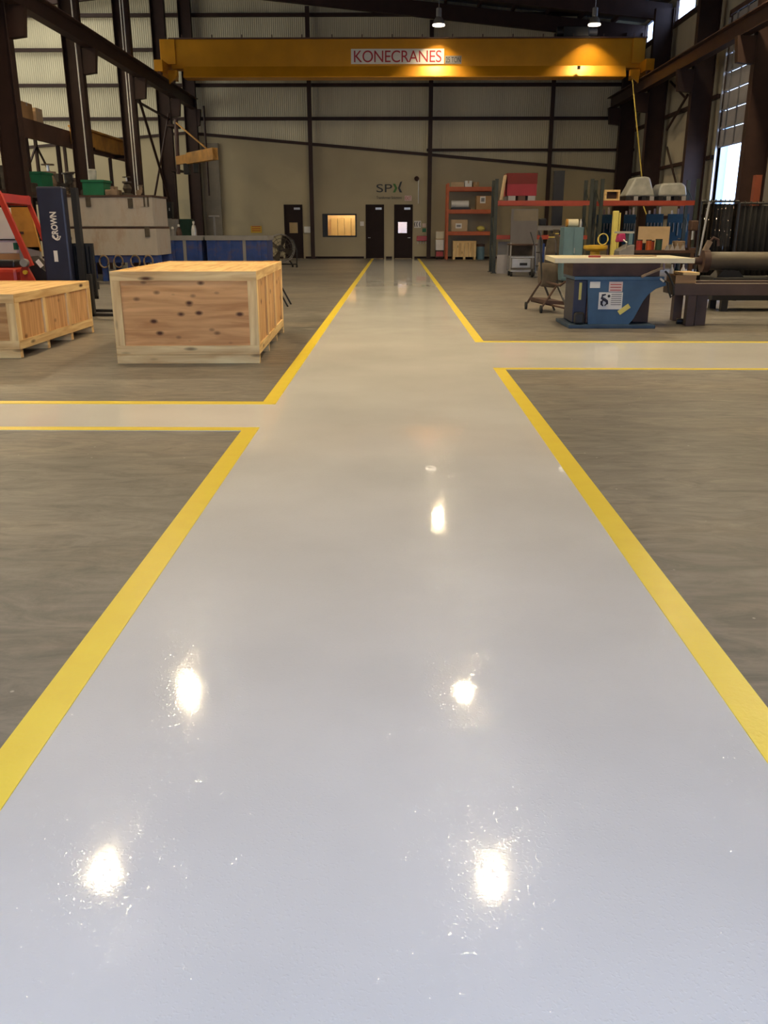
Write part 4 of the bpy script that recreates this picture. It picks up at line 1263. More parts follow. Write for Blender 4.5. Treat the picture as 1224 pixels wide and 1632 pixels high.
# ---------------------------------------------------------------- right side: racks
# orange rack against the end wall
OD = 43.9
xa, xb = W(712, 400, OD).x, W(789, 400, OD).x
o = thing('orange_rack', 'bright orange three-level storage rack against the end wall', 'rack', (xa, OD, 0))
zlev = [W(740, 372, OD).z, W(740, 337, OD).z, W(740, 301, OD).z]
ztop = W(740, 292, OD).z
for x in (xa, xb):
    for y in (OD, OD + 1.05):
        part('upright', MB().box(x - .05, x + .05, y, y + .08, 0, ztop), M['orange'], o)
    for k in range(4):
        part('brace', MB().beam((x, OD + .08, .3 + k * .75), (x, OD + 1.05, .75 + k * .75), .03, .03), M['orange'], o)
for z in zlev:
    for y in (OD - .005, OD + 1.075):
        part('beam', MB().box(xa + .052, xb - .052, y, y + .05, z - .09, z + .09), M['orange'], o)
    part('shelf', MB().box(xa + .052, xb - .052, OD + .05, OD + 1.07, z + .05, z + .088), M['card2'], o)


def carton(px0, py0, px1, d, dep, z, m, lab, grp, label_px=None):
    a, b = W(px0, 400, d).x, W(px1, 400, d).x
    h = W(px0, py0, d).z - z
    q = thing('carton', lab, 'box', ((a + b) / 2, d, z), group=grp)
    part('body', MB().box(a, b, d, d + dep, z + .001, z + h), m, q, bevel=.01)
    part('tape', MB().box((a + b) / 2 - .03, (a + b) / 2 + .03, d - .003, d + dep + .003, z + h - .12, z + h + .002), M['card2'], q)
    if label_px:
        l0, l1 = W(label_px[0], label_px[3], d), W(label_px[2], label_px[1], d)
        part('label', MB().box(l0.x, l1.x, d - .006, d - .001, l0.z, l1.z), M['plate'], q)
        part('label_mark', MB().box(l0.x + .05, l1.x - .05, d - .009, d - .0065, l0.z + .07, l1.z - .07), M['grey'], q)
    return q


GZ = 'cartons on the orange rack'
carton(757, 312, 783, OD + .1, .7, zlev[1] + .09, M['card'], 'orange-tan carton with a white label on the middle shelf of the orange rack', GZ, (765, 313, 774, 324))
carton(719, 350, 744, OD + .1, .7, zlev[0] + .09, M['card2'], 'tan carton with a white label on the lowest shelf of the orange rack', GZ, (726, 356, 736, 364))
carton(717, 290, 737, OD + .1, .7, zlev[2] + .09, M['card2'], 'flat tan package at the left on top of the orange rack', GZ)
carton(738, 288, 749, OD + .1, .6, zlev[2] + .09, M['white'], 'small white package at the middle on top of the orange rack', GZ)
carton(751, 290, 760, OD + .1, .6, zlev[2] + .09, M['card'], 'small brown package at the right on top of the orange rack', GZ)
a, b = W(719, 326, OD + .3), W(747, 326, OD + .3)
o = thing('paper_roll', 'white roll lying on a dark tray on the middle shelf of the orange rack', 'roll', (a.x, OD + .3, zlev[1] + .09))
part('tray', MB().box(a.x, b.x + .1, OD + .15, OD + .7, zlev[1] + .091, zlev[1] + .17), M['black'], o)
part('roll', MB().cyl((a.x + .02, OD + .4, zlev[1] + .34), (b.x, OD + .4, zlev[1] + .34), .165, 16), M['white'], o, smooth=True)
q = W(766, 367, OD + .3)
single('rag_bundle', MB().blob((q.x, OD + .4, zlev[0] + .22), .22, .2, .13), M['yellow2'], 'crumpled pale yellow rag on the lowest orange shelf', 'rag', smooth=True)
q = W(743, 378, OD - .1)
o = thing('slatted_crate', 'slatted tan wooden crate on the floor under the orange rack', 'crate', (W(722, 400, OD).x, OD, 0))
a, b = W(722, 400, OD).x, W(759, 400, OD).x
h = W(740, 384, OD).z
for k in range(6):
    xx = a + (b - a) * (k + .5) / 6
    part('slat', MB().box(xx - .085, xx + .085, OD + .06, OD + .085, .12, h - .08), M['pine_v'], o)
part('body', MB().box(a, b, OD + .087, OD + .95, .12, h), M['card2'], o)
part('top_rail', MB().box(a, b, OD + .04, OD + .086, h - .078, h), M['pine'], o)
for xx in (a + .06, (a + b) / 2, b - .06):
    part('foot', MB().box(xx - .05, xx + .05, OD + .06, OD + .95, 0, .118), M['pine'], o)
q = W(767, 397, OD)
o = thing('blue_drum', 'small pale blue drum with brown lid right of the slatted crate', 'drum', (q.x, OD + .4, 0))
part('body', MB().lathe([(0, .0), (.19, 0), (.2, .3), (.19, .6), (0, .6)], (q.x, OD + .35, 0), n=16), M['teal'], o, smooth=True)
part('lid', MB().lathe([(0, .602), (.2, .602), (.2, .72), (0, .74)], (q.x, OD + .35, 0), n=16), M['rust'], o, smooth=True)
# towel boxes left of the rack
a, b = W(694, 400, 44.5).x, W(707, 400, 44.5).x
o = thing('tool_trolley', 'low dark red trolley left of the orange rack', 'trolley', (a, 44.5, 0))
part('body', MB().box(a, b, 44.3, 44.8, .08, .42), M['rust'], o, bevel=.02)
part('drawer_front', MB().box(a + .03, b - .03, 44.28, 44.3, .14, .36), M['red'], o)
for xx in (a + .07, b - .07):
    part('caster', MB().cyl((xx - .03, 44.4, .04), (xx + .03, 44.4, .04), .04, 10), M['rubber'], o)
for k, (z, h, lab) in enumerate(((.421, .5, 'white lower carton on the dark red trolley'), (.96, .34, 'cream upper carton stacked on the white one by the post'))):
    q = thing('white_carton', lab, 'box', ((a + b) / 2, 44.5, z), group='white cartons by the post')
    part('body', MB().box(a + .01, b - .01, 44.32, 44.75, z, z + h), M['plate' if k == 0 else 'slab'], q, bevel=.02)
    part('lid_edge', MB().box(a, b, 44.31, 44.76, z + h + .0, z + h + .03), M['card2'], q)

# long rack across the hall
GD = 30.7
GX = [W(788, 400, GD).x, W(937, 400, GD).x, W(953, 400, GD).x, W(1102, 400, GD).x]
zB = W(850, 323, GD).z
zP = W(788, 285, GD).z


def pallet_bay(x0, x1, lab, low):
    q = thing('pallet_rack', lab, 'rack', (x0, GD, 0), group='pallet rack bays across the hall')
    for x in (x0, x1):
        for y in (GD, GD + 1.0):
            part('upright', MB().box(x - .055, x + .055, y, y + .09, .02, zP), M['rack_green'], q)
            part('foot_plate', MB().box(x - .1, x + .1, y - .05, y + .14, 0, .02), M['rack_green'], q)
        for k in range(3):
            part('brace', MB().beam((x, GD + .09, .3 + k * .9), (x, GD + 1.0, .9 + k * .9), .03, .03), M['rack_green'], q)
    for y in (GD - .005, GD + 1.02):
        part('beam', MB().box(x0 + .057, x1 - .057, y, y + .06, zB - .085, zB + .065), M['rack_red'], q)
        if low:
            part('beam', MB().box(x0 + .057, x1 - .057, y, y + .06, low - .07, low + .06), M['rack_red'], q)
    return q


zl = W(850, 378, GD).z
pallet_bay(GX[0], GX[1], 'red-beamed pallet rack bay carrying the crimson crate', zl)
pallet_bay(GX[2], GX[3], 'red-beamed pallet rack bay carrying two film-wrapped bundles', None)
# crimson load on a pallet
b_ = pb(808, 276, 857, 314, GD, .95)
zz = zB + .066
o = thing('crimson_crate', 'crimson wrapped crate on top of the nearer pallet rack bay', 'crate', (b_[0], GD, zz))
ht = b_[5] - zz
part('box', MB().box(b_[0], b_[1], GD + .03, GD + .95, zz + .15, b_[5]), M['crimson'], o, bevel=.01)
part('top_wrap', MB().box(b_[0] - .01, b_[1] + .01, GD + .02, GD + .96, b_[5] - .33, b_[5] + .01), glass('pink_film', (.75, .5, .5), .06, .15, (.4, .2, .2)), o)
for k in range(3):
    xx = b_[0] + (b_[1] - b_[0]) * (k + .5) / 3
    part('pallet_block', MB().box(xx - .12, xx + .12, GD, GD + .95, zz, zz + .148), M['lgrey' if k != 1 else 'rust'], o)
part('pale_end_board', MB().beam((b_[0] - .16, GD + .3, zz + .02), (b_[0] - .05, GD + .3, b_[5] - .05), .5, .05, (1, 0, 0)), M['card2'], o)
# grey sheets standing at the rack
b_ = pb(812, 333, 858, 410, GD - .35, .08, True)
o = thing('sheet_panel', 'large grey sheet standing upright in front of the pallet rack', 'panel', (b_[0], GD - .35, 0))
part('sheet', MB().box(b_[0], b_[1], GD - .36, GD - .31, .05, b_[5]), M['sheet'], o)
part('upper_skin', MB().box(b_[0] + .08, b_[1] - .02, GD - .368, GD - .361, W(0, 352, GD - .35).z, b_[5] - .03), M['taupe'], o)
for xx in (b_[0] + .15, b_[1] - .15):
    part('foot', MB().box(xx - .05, xx + .05, GD - .6, GD - .12, 0, .049), M['grey'], o)
b_ = pb(793, 385, 813, 412, GD + .3, .05, True)
single('plasterboard_panel', MB().box(b_[0], b_[1], GD + .3, GD + .36, 0, b_[5]), M['grey'], 'grey panel standing between the rack post and the large grey sheet', 'panel')
b_ = pb(790, 406, 811, 430, GD + .1, .15, True)
single('pale_blue_panel', MB().box(b_[0], b_[1], GD - .2, GD - .1, 0, b_[5]), M['lgrey'], 'low pale blue-grey panel at the foot of the rack post', 'panel')
# film-wrapped bundles
for k, (x0, x1, yt, dome, lab) in enumerate(((998, 1046, 281, True, 'peaked bundle in grey shrink film on the far pallet rack bay'), (1051, 1097, 291, False, 'flat-topped bundle in grey shrink film nearest the right column'))):
    a, b = W(x0, 300, GD).x, W(x1, 300, GD).x
    zt_ = W(x0, yt, GD).z
    q = thing('wrapped_bundle', lab, 'bundle', ((a + b) / 2, GD + .5, zz), group='shrink-wrapped bundles')
    mid = (a + b) / 2
    m = MB()
    if dome:
        m.prism([(a, zz + .14), (b, zz + .14), (b - .12, zz + .45), (mid + .28, zt_ - .03), (mid + .1, zt_), (mid - .2, zt_ - .02), (a + .2, zz + .5)], 'y', GD + .05, GD + .95)
    else:
        m.prism([(a, zz + .14), (b, zz + .14), (b - .06, zt_ - .1), (b - .2, zt_), (a + .1, zt_ - .02), (a + .03, zt_ - .15)], 'y', GD + .05, GD + .95)
    part('film_wrap', m, M['film'], q, bevel=.06, smooth=True)
    for j in range(4):
        xx = a + .1 + (b - a - .2) * j / 3
        part('block', MB().box(xx - .07, xx + .07, GD + .05, GD + .95, zz + .001, zz + .139), M['galv' if j % 2 else 'black'], q)
q0 = W(967, 302, GD); q1 = W(990, 317, GD)
o = thing('wooden_frame', 'small open wooden frame left of the film-wrapped bundles', 'tray', (q0.x, GD + .3, zz))  # an open wooden frame with a board behind it
for p_, r_ in (((q0.x, q0.x + .06), (zz + .001, q0.z)), ((q1.x - .06, q1.x), (zz + .001, q0.z)), ((q0.x + .06, q1.x - .06), (q0.z - .06, q0.z)), ((q0.x + .06, q1.x - .06), (zz + .001, zz + .06))):
    part('bar', MB().box(p_[0], p_[1], GD + .2, GD + .5, r_[0], r_[1]), M['pine'], o)
part('back_board', MB().box(q0.x + .06, q1.x - .06, GD + .44, GD + .48, zz + .061, q0.z - .06), M['rust'], o)
# dark tall posts behind the rack
for px, lab in ((888, 'dark square post standing behind the nearer rack bay'),):
    a, b = W(884, 272, 33.0), W(894, 380, 33.0)
    o = thing('guide_post', lab, 'post', (a.x, 33, 0))
    part('pole', MB().box(a.x, b.x, 33.0, 33.24, .03, a.z), M['black'], o)
    part('base', MB().box(a.x - .15, b.x + .15, 32.9, 33.34, 0, .03), M['black'], o)

# ---------------------------------------------------------------- right side: things on the floor before the rack
CD = 28.7
b_ = pb(811, 388, 857, 440, CD, .75, True)
xa, xb = b_[0], b_[1]
zs = [W(830, y, CD).z for y in (431, 409, 390)]
o = thing('service_cart', 'steel service cart with a silver drawer before the large grey sheet', 'cart', (xa, CD, 0))
for x in (xa + .025, xb - .025):
    for y in (CD + .02, CD + .72):
        part('post', MB().box(x - .022, x + .022, y - .022, y + .022, .16, zs[2] + .06), M['grey'], o)
for z in zs[:2]:
    part('tray', MB().box(xa + .05, xb - .05, CD, CD + .74, z - .04, z), M['galv'], o)
part('tray', MB().box(xa, xb, CD - .01, CD + .76, zs[2] - .02, zs[2] + .02), M['rust'], o)
part('side_screen', MB().box(xa + .05, xb - .05, CD + .70, CD + .715, zs[1] + .01, zs[2] - .03), M['olive'], o)
dr = part('drawer', MB().box(xa + .08, xb - .2, CD - .02, CD + .6, zs[0] + .08, zs[1] - .06), M['galv'], o, bevel=.01)
q = W(834, 421, CD)
part('handle', MB().box(q.x - .12, q.x + .12, CD - .05, CD - .021, q.z - .04, q.z + .04), M['black'], dr)
for x in (xa + .08, xb - .08):
    for y in (CD + .08, CD + .66):
        part('caster', MB().cyl((x - .03, y, .08), (x + .03, y, .08), .08, 14), M['rubber'], o, smooth=True)
q = W(852, 405, CD - .6)
o = thing('hand_truck', 'dark hand truck with a white and blue sheet beside the service cart', 'hand truck', (q.x, CD - .4, 0))
x0 = W(861, 420, CD - .5).x
for dx in (-.14, .14):
    part('rail', MB().tube([(x0 + dx, CD - .45, .12), (x0 + dx - .02, CD - .3, .9), (x0 + dx - .16, CD - .15, 1.35)], .02, 7), M['black'], o)
    part('wheel', MB().cyl((x0 + dx * 1.6 - .03, CD - .40, .13), (x0 + dx * 1.6 + .03, CD - .40, .13), .13, 16), M['rubber'], o, smooth=True)
for z in (.35, .75):
    part('cross_bar', MB().cyl((x0 - .14, CD - .4, z), (x0 + .14, CD - .4, z), .015, 6), M['black'], o)
part('toe_plate', MB().box(x0 - .2, x0 + .2, CD - .75, CD - .47, .0, .015), M['black'], o)
a, b = W(864, 420, CD - .8), W(871, 388, CD - .8)
o = thing('leaning_sheet', 'narrow white and blue sheet leaning at the hand truck', 'sheet', (a.x, CD - .8, 0))
part('white_face', MB().box(a.x + .05, b.x + .04, CD - .85, CD - .82, 0, b.z - .1), M['white'], o)
part('blue_edge', MB().box(a.x - .02, a.x + .048, CD - .85, CD - .82, 0, b.z), M['bin_blue'], o)
# brown folding chair frames / canvas stack behind
BD = 26.6
for k, (x0, x1, yt) in enumerate(((873, 882, 372), (883, 894, 366))):
    a, b = W(x0, 440, BD).x, W(x1, 440, BD).x
    z = W(x0, yt, BD).z
    q = thing('canvas_sack', ['brown canvas sack slumped beside the leaning sheet', 'taller brown canvas sack between the other sack and the pale blue cabinet'][k], 'sack', ((a + b) / 2, BD, 0), group='brown canvas sacks')
    m = MB(); m.lathe([(0, 0), (.16, .0), (.19, .2), (.17, z * .6), (.13, z * .85), (.07, z * .92), (.1, z), (0, z)], ((a + b) / 2, BD + .2 + .5 * k, 0), n=14)
    part('bag', m, M['olive'], q, smooth=True)
    part('tie', MB().tube([((a + b) / 2 + .085 * math.cos(t), BD + .2 + .5 * k + .085 * math.sin(t), z * .92) for t in [2 * PI * i / 12 for i in range(12)]], .015, 5, True), M['rope'], q)
b_ = pb(858, 361, 893, 372, 31.9, .55)
o = thing('grey_bench', 'grey bench top behind the rack with a dark vice at its left end', 'bench', (b_[0], 31.9, 0))
part('top', MB().box(b_[0], b_[1] + .4, 31.9, 32.5, b_[4] + .1, b_[4] + .26), M['grey'], o)
for xx in (b_[0] + .1, b_[1] + .3):
    for yy in (31.95, 32.42):
        part('leg', MB().box(xx - .03, xx + .03, yy - .03, yy + .03, 0, b_[4] + .1), M['grey'], o)
part('vice', MB().box(b_[0] + .02, b_[0] + .26, 31.95, 32.2, b_[4] + .262, b_[4] + .5), M['black'], o, bevel=.03)

# pale blue cabinet
TDb = 25.4
b_ = pb(894, 362, 931, 450, TDb, .6, True)
o = thing('blue_cabinet', 'pale blue steel cabinet behind the cream slab', 'cabinet', (b_[0], TDb, 0))
part('body', MB().box(b_[0], b_[1], TDb, TDb + .6, .06, b_[5]), M['teal'], o, bevel=.01)
mid = (b_[0] + b_[1]) / 2
for x0, x1 in ((b_[0] + .02, mid - .005), (mid + .005, b_[1] - .02)):
    d_ = part('door', MB().box(x0, x1, TDb - .02, TDb - .001, .1, b_[5] - .03), M['teal'], o)
part('handle', MB().box(mid + .03, mid + .05, TDb - .05, TDb - .021, .8, .95), M['galv'], o)
part('plinth', MB().box(b_[0] + .03, b_[1] - .03, TDb + .03, TDb + .57, 0, .059), M['black'], o)
ztc = b_[5]
q0, q1 = W(905, 356, TDb + .3), W(921, 356, TDb + .3)
o = thing('cloth_roll', 'cream and orange roll lying on the pale blue cabinet', 'roll', (q0.x, TDb + .3, ztc))
part('roll', MB().cyl((q0.x, TDb + .3, ztc + .11), (q1.x, TDb + .3, ztc + .11), .105, 16), M['slab'], o, smooth=True)
part('end_band', MB().cyl((q0.x - .05, TDb + .3, ztc + .11), (q0.x - .001, TDb + .3, ztc + .11), .106, 16), M['boom'], o, smooth=True)
q = W(925.5, 356, TDb + .25)
o = thing('spray_can', 'silver spray can at the right end of the pale blue cabinet top', 'can', (q.x, TDb + .25, ztc))
part('body', MB().lathe([(0, .001), (.035, .001), (.035, .14), (.02, .17), (0, .17)], (q.x, TDb + .25, ztc), n=12), M['alu'], o, smooth=True)
part('cap', MB().cyl((q.x, TDb + .25, ztc + .171), (q.x, TDb + .25, ztc + .21), .018, 10), M['white'], o, smooth=True)

# yellow turntable with hose
YD = 24.2
q0, q1 = W(930, 395, YD), W(968, 395, YD)
zc = W(950, 393, YD).z
cx_ = (q0.x + q1.x) / 2
o = thing('yellow_turntable', 'yellow round-topped table with a coiled yellow hose', 'turntable', (cx_, YD, 0))
rr = (q1.x - q0.x) / 2
part('top', MB().lathe([(0, -.12), (rr * .8, -.1), (rr, -.05), (rr, .03), (0, .05)], (cx_, YD, zc), n=24), M['yellow'], o, smooth=True)
part('column', MB().cyl((cx_, YD, .06), (cx_, YD, zc - .12), .13, 14), M['yellow'], o, smooth=True)
for k in range(4):
    t = PI / 4 + k * PI / 2
    part('leg', MB().beam((cx_, YD, .1), (cx_ + rr * .8 * math.cos(t), YD + rr * .8 * math.sin(t), .03), .1, .06), M['yellow'], o)
hx_ = W(960, 383, YD).x
for k in range(2):
    part('hose_coil', MB().tube([(hx_ + .13 * math.cos(t), YD - .1 + .06 * k, zc + .19 + .14 * math.sin(t)) for t in [2 * PI * i / 18 for i in range(18)]], .012, 6, True), M['yellow2'], o, smooth=True)
# yellow post
p = W(982, 336, 25.6)
o = thing('bollard', 'tall pale yellow post behind the cream slab', 'post', (p.x, 25.6, 0))
part('tube', MB().box(p.x - .075, p.x + .075, 25.53, 25.68, .03, p.z), M['yellow2'], o, bevel=.02)
part('side_tube', MB().box(p.x + .10, p.x + .14, 25.58, 25.62, .03, p.z - .05), M['yellow2'], o)
part('base_plate', MB().box(p.x - .2, p.x + .25, 25.4, 25.8, 0, .03), M['yellow2'], o)
# grey-teal machine with magenta cloth
b_ = pb(980, 390, 1012, 420, 23.6, .6, True)
o = thing('grinder_pedestal', 'grey-blue pedestal machine under a magenta cloth', 'machine', (b_[0], 23.6, 0))
m = MB(); m.prism([(b_[0], 0), (b_[1], 0), (b_[1], b_[5]), (b_[0] + .35, b_[5]), (b_[0] + .1, b_[5] - .15)], 'y', 23.6, 24.2)
part('body', m, M['grey'], o, bevel=.02)
a, b = W(1002, 400, 23.6), W(1011, 372, 23.6)
part('column', MB().box(a.x, b.x, 23.7, 24.0, b_[5] + .001, b.z), M['teal'], o, bevel=.01)
part('arm', MB().box(W(985, 369, 23.6).x, b.x + .03, 23.72, 23.98, b.z + .001, b.z + .05), M['film'], o)
part('handle', MB().tube([(W(998, 395, 23.5).x, 23.55, b_[5] - .1), (W(998, 395, 23.5).x, 23.5, b_[5] + .06), (W(993, 395, 23.5).x, 23.55, b_[5] + .12)], .02, 6), M['galv'], o)
q0, q1 = W(984, 386, 23.65), W(999, 372, 23.65)
single('magenta_cloth', MB().prism([(q0.x, q0.z), (q1.x, q0.z + .02), (q1.x - .03, q1.z), (q0.x + .04, q1.z - .01)], 'y', 23.66, 23.95), M['magenta'], 'magenta cloth bundle hung on the pedestal machine', 'cloth', bevel=.03)

# blue tool boards at the right wall
QD = 33.2
for k, (x0, x1, yt) in enumerate(((948, 976, 342), (991, 1014, 342), (1026, 1058, 341), (1060, 1099, 341))):
    a, b = W(x0, 392, QD), W(x1, yt, QD)
    lab = ['blue tool board left of the yellow post', 'narrow blue tool board right of the yellow post', 'blue tool board above the cardboard sheet', 'blue tool board nearest the dark curtain'][k]
    o = thing('tool_board', lab, 'tool board', (a.x, QD, 0), group='dark blue tool boards')
    part('board', MB().box(a.x, b.x, QD, QD + .05, .9, b.z), M['toolblue'], o)
    for xx in (a.x + .05, b.x - .05):
        part('leg', MB().box(xx - .03, xx + .03, QD + .052, QD + .12, 0, b.z), M['steel2'], o)
    for j in range(5):
        xx = a.x + (b.x - a.x) * (j + .5) / 5
        part('tool_hook', MB().box(xx - .02, xx + .02, QD - .03, QD - .001, b.z - .5 - .12 * (j % 3), b.z - .3), M['clutter'], o)
    for j in range(3):
        xx = a.x + (b.x - a.x) * (j + .6) / 3.4
        part('upright_tool', MB().box(xx - .04, xx + .03, QD, QD + .04, b.z + .001, b.z + .12 + .06 * j), M['rust' if j % 2 else 'clutter2'], o)
# workbench
WBD = 27.0
x0, x1 = W(1003, 400, WBD).x, W(1108, 400, WBD).x
zw = W(1050, 399, WBD).z
o = thing('workbench', 'dark workbench crowded with tools behind the cream slab', 'workbench', (x0, WBD, 0))
part('top', MB().box(x0, x1, WBD, WBD + .9, zw - .08, zw), M['rust'], o)
for x in (x0 + .08, x1 - .08):
    for y in (WBD + .06, WBD + .84):
        part('leg', MB().box(x - .05, x + .05, y - .05, y + .05, 0, zw - .08), M['steel2'], o)
part('apron', MB().box(x0 + .13, x1 - .13, WBD + .02, WBD + .06, zw - .3, zw - .081), M['black'], o)
a, b = W(1015, 395, WBD + .8), W(1068, 361, WBD + .8)
single('cardboard_sheet', MB().box(a.x, b.x, WBD + .78, WBD + .81, zw + .001, b.z), M['card2'], 'pale cardboard sheet standing at the back of the workbench', 'sheet')
for k, (px, r_, h_, mm, lab, nm, cat) in enumerate(((1018, .09, .3, 'red', 'dark red tin at the left end of the workbench', 'paint_tin', 'tin'), (1027, .08, .2, 'black', 'short black tin beside the dark red one on the workbench', 'paint_tin', 'tin'), (1033, .08, .3, 'orange', 'orange tin at the middle of the workbench', 'paint_tin', 'tin'),
                                              (1041, .08, .27, 'rack_red', 'red-orange tin right of the orange one', 'paint_tin', 'tin'), (1049, .1, .32, 'dgreen', 'dark green tin before the cardboard sheet', 'paint_tin', 'tin'))):
    q = W(px, 395, WBD + .3)
    yy = WBD + .28 + .22 * (k % 2)
    t_ = thing(nm, lab, cat, (q.x, yy, zw), group='tins on the workbench')
    part('can', MB().lathe([(0, .001), (r_, .001), (r_, h_ - .03), (r_ * .95, h_ - .03), (0, h_ - .03)], (q.x, yy, zw), n=14), M[mm], t_, smooth=True)
    part('lid', MB().lathe([(0, h_ - .029), (r_ * 1.03, h_ - .029), (r_ * 1.03, h_), (0, h_)], (q.x, yy, zw), n=14), M['clutter'], t_, smooth=True)
for k, px in enumerate((1063, 1071, 1079, 1088)):
    q = W(px, 398, WBD + .12)
    t_ = thing('clamp', ['first pale-tipped clamp from the left on the workbench edge', 'second pale-tipped clamp on the workbench edge', 'third pale-tipped clamp on the workbench edge', 'fourth pale-tipped clamp on the workbench edge, at the right'][k], 'clamp', (q.x, WBD + .1, zw), group='clamps on the workbench edge')
    part('jaw', MB().prism([(q.x - .07, zw + .001), (q.x + .07, zw + .001), (q.x + .02, zw + .13), (q.x - .02, zw + .13)], 'y', WBD + .08, WBD + .16), M['lgrey'], t_)
    part('screw', MB().cyl((q.x, WBD + .12, zw + .131), (q.x, WBD + .12, zw + .2), .012, 6), M['galv'], t_)
b_ = pb(1074, 384, 1092, 396, WBD + .5, .3)
o = thing('tool_case', 'tan tool case on a dark block at the right of the workbench', 'case', (b_[0], WBD + .5, zw))
part('body', MB().box(b_[0], b_[1], WBD + .45, WBD + .75, zw + .001, b_[5]), M['clutter2'], o, bevel=.02)
part('handle', MB().tube([(b_[0] + .1, WBD + .6, b_[5]), (b_[0] + .12, WBD + .6, b_[5] + .06), (b_[1] - .12, WBD + .6, b_[5] + .06), (b_[1] - .1, WBD + .6, b_[5])], .015, 6), M['black'], o)
q = W(1107, 378, WBD + .3)
o = thing('drill_press', 'rusty brown drill press at the right end of the workbench', 'drill press', (q.x - .15, WBD + .3, zw))
part('base', MB().box(q.x - .17, q.x + .07, WBD + .22, WBD + .55, zw + .001, zw + .07), M['rust'], o)
part('column', MB().cyl((q.x - .1, WBD + .42, zw + .07), (q.x - .1, WBD + .42, zw + .55), .05, 10), M['rust'], o)
part('head', MB().box(q.x - .17, q.x + .05, WBD + .2, WBD + .52, zw + .552, zw + .85), M['rust'], o, bevel=.04)
part('chuck', MB().cyl((q.x - .08, WBD + .26, zw + .3), (q.x - .08, WBD + .26, zw + .551), .035, 10), M['galv'], o)

# ---------------------------------------------------------------- blue positioner with slab, brown bench
PD = 13.85
XP_ = lambda px, py: (W(px, py, PD).x, W(px, py, PD).z)
zu0 = W(950, 446, PD).z - .01
o = thing('blue_positioner', 'blue curved-sided positioning machine with white stickers under the cream slab', 'machine', (3.3, PD + .4, 0))
poly = [XP_(937, 519), XP_(937, 446), XP_(1060, 446), XP_(1062, 455), XP_(1046, 460), XP_(1035, 468), XP_(1026, 479), XP_(1018, 493), XP_(1010, 508), XP_(1000, 519)]
m = MB(); m.prism(poly, 'y', PD, PD + .05)
fp = part('side_plate', m, M['blue'], o, bevel=.006)
m = MB(); m.prism(poly, 'y', PD + .85, PD + .9)
part('side_plate', m, M['blue'], o, bevel=.006)
xL = W(905, 480, PD + .35).x; xl = XP_(937, 480)[0]
part('end_box', MB().box(xl - .21, xl - .002, PD + .1, PD + .8, .07, XP_(937, 447)[1]), M['navy'], o, bevel=.01)
part('inner_frame', MB().box(xl, XP_(1005, 480)[0], PD + .052, PD + .848, .07, XP_(937, 452)[1]), M['rust'], o)
part('top_rail', MB().box(xl - .23, XP_(1058, 446)[0], PD - .015, PD + .915, XP_(937, 446)[1], XP_(937, 441)[1]), M['blue'], o)
bp_ = [(xl - .3, 0), (XP_(1041, 520)[0], 0), (XP_(1041, 520)[0], .055), (xl - .3, .055)]
m = MB(); m.prism(bp_, 'y', PD - .12, PD + 1.0)
part('base_plate', m, M['navy2'], o, bevel=.01)
part('rear_support', MB().box(XP_(1019, 480)[0], XP_(1044, 480)[0], PD + .3, PD + .7, .06, zu0), M['rust'], o)
part('pump', MB().box(xl - .2, xl - .05, PD - .08, PD + .05, .061, .24), M['black'], o, bevel=.03)
a, b = W(926, 482, PD - .002), W(931, 448, PD - .002)
part('yellow_gauge', MB().box(xl - .13, xl - .09, PD + .09, PD + .099, .42, .68), M['yellow2'], o)


def sticker(px0, py0, px1, py1, mm, nm='sticker', dz=.0):
    a, b = W(px0, py1, PD - .005), W(px1, py0, PD - .005)
    return part(nm, MB().box(a.x, b.x, PD - .005 - dz, PD - .001 - dz, a.z, b.z), mm, fp), a, b


sticker(940, 449, 957, 459, M['white'])
s2, a, b = sticker(970, 449, 993, 465, M['exit'])
for k in range(3):
    z = a.z + (b.z - a.z) * (k + .6) / 3.6
    part('print_line', MB().box(a.x + .02, b.x - .02, PD - .0065, PD - .005, z - .006, z + .006), M['red_ink'], fp)
s3, a, b = sticker(953, 466, 993, 493, M['white'])
z0, hS = a.z, b.z - a.z
wS = b.x - a.x
pp = lambda u, v: Vector((a.x + wS * u, PD - .0075, z0 + hS * v))
m = MB()
m.tube([pp(.28, .88), pp(.14, .84), pp(.12, .68), pp(.24, .58), pp(.34, .48), pp(.36, .34), pp(.26, .22)], [.012, .02, .024, .026, .024, .02, .012], 6)
m.tube([pp(.22, .6), pp(.12, .45), pp(.12, .3), pp(.2, .2)], [.018, .022, .018, .01], 6)
part('emblem', m, M['navy'], fp, smooth=True)
part('emblem_dot', MB().cyl(pp(.42, .78) - Vector((0, .001, 0)), pp(.42, .78) + Vector((0, .002, 0)), .022, 12), M['black'], fp)
for k in range(6):
    v = .88 - .12 * k
    q0, q1 = pp(.52, v), pp(.95, v)
    part('print_line', MB().box(q0.x, q1.x, PD - .0065, PD - .005, q0.z - .007, q0.z + .007), M['grey'], fp)
part('tape', MB().beam(W(986, 499, PD - .007), W(1003, 487, PD - .007), .003, .075), M['yellow2'], fp)
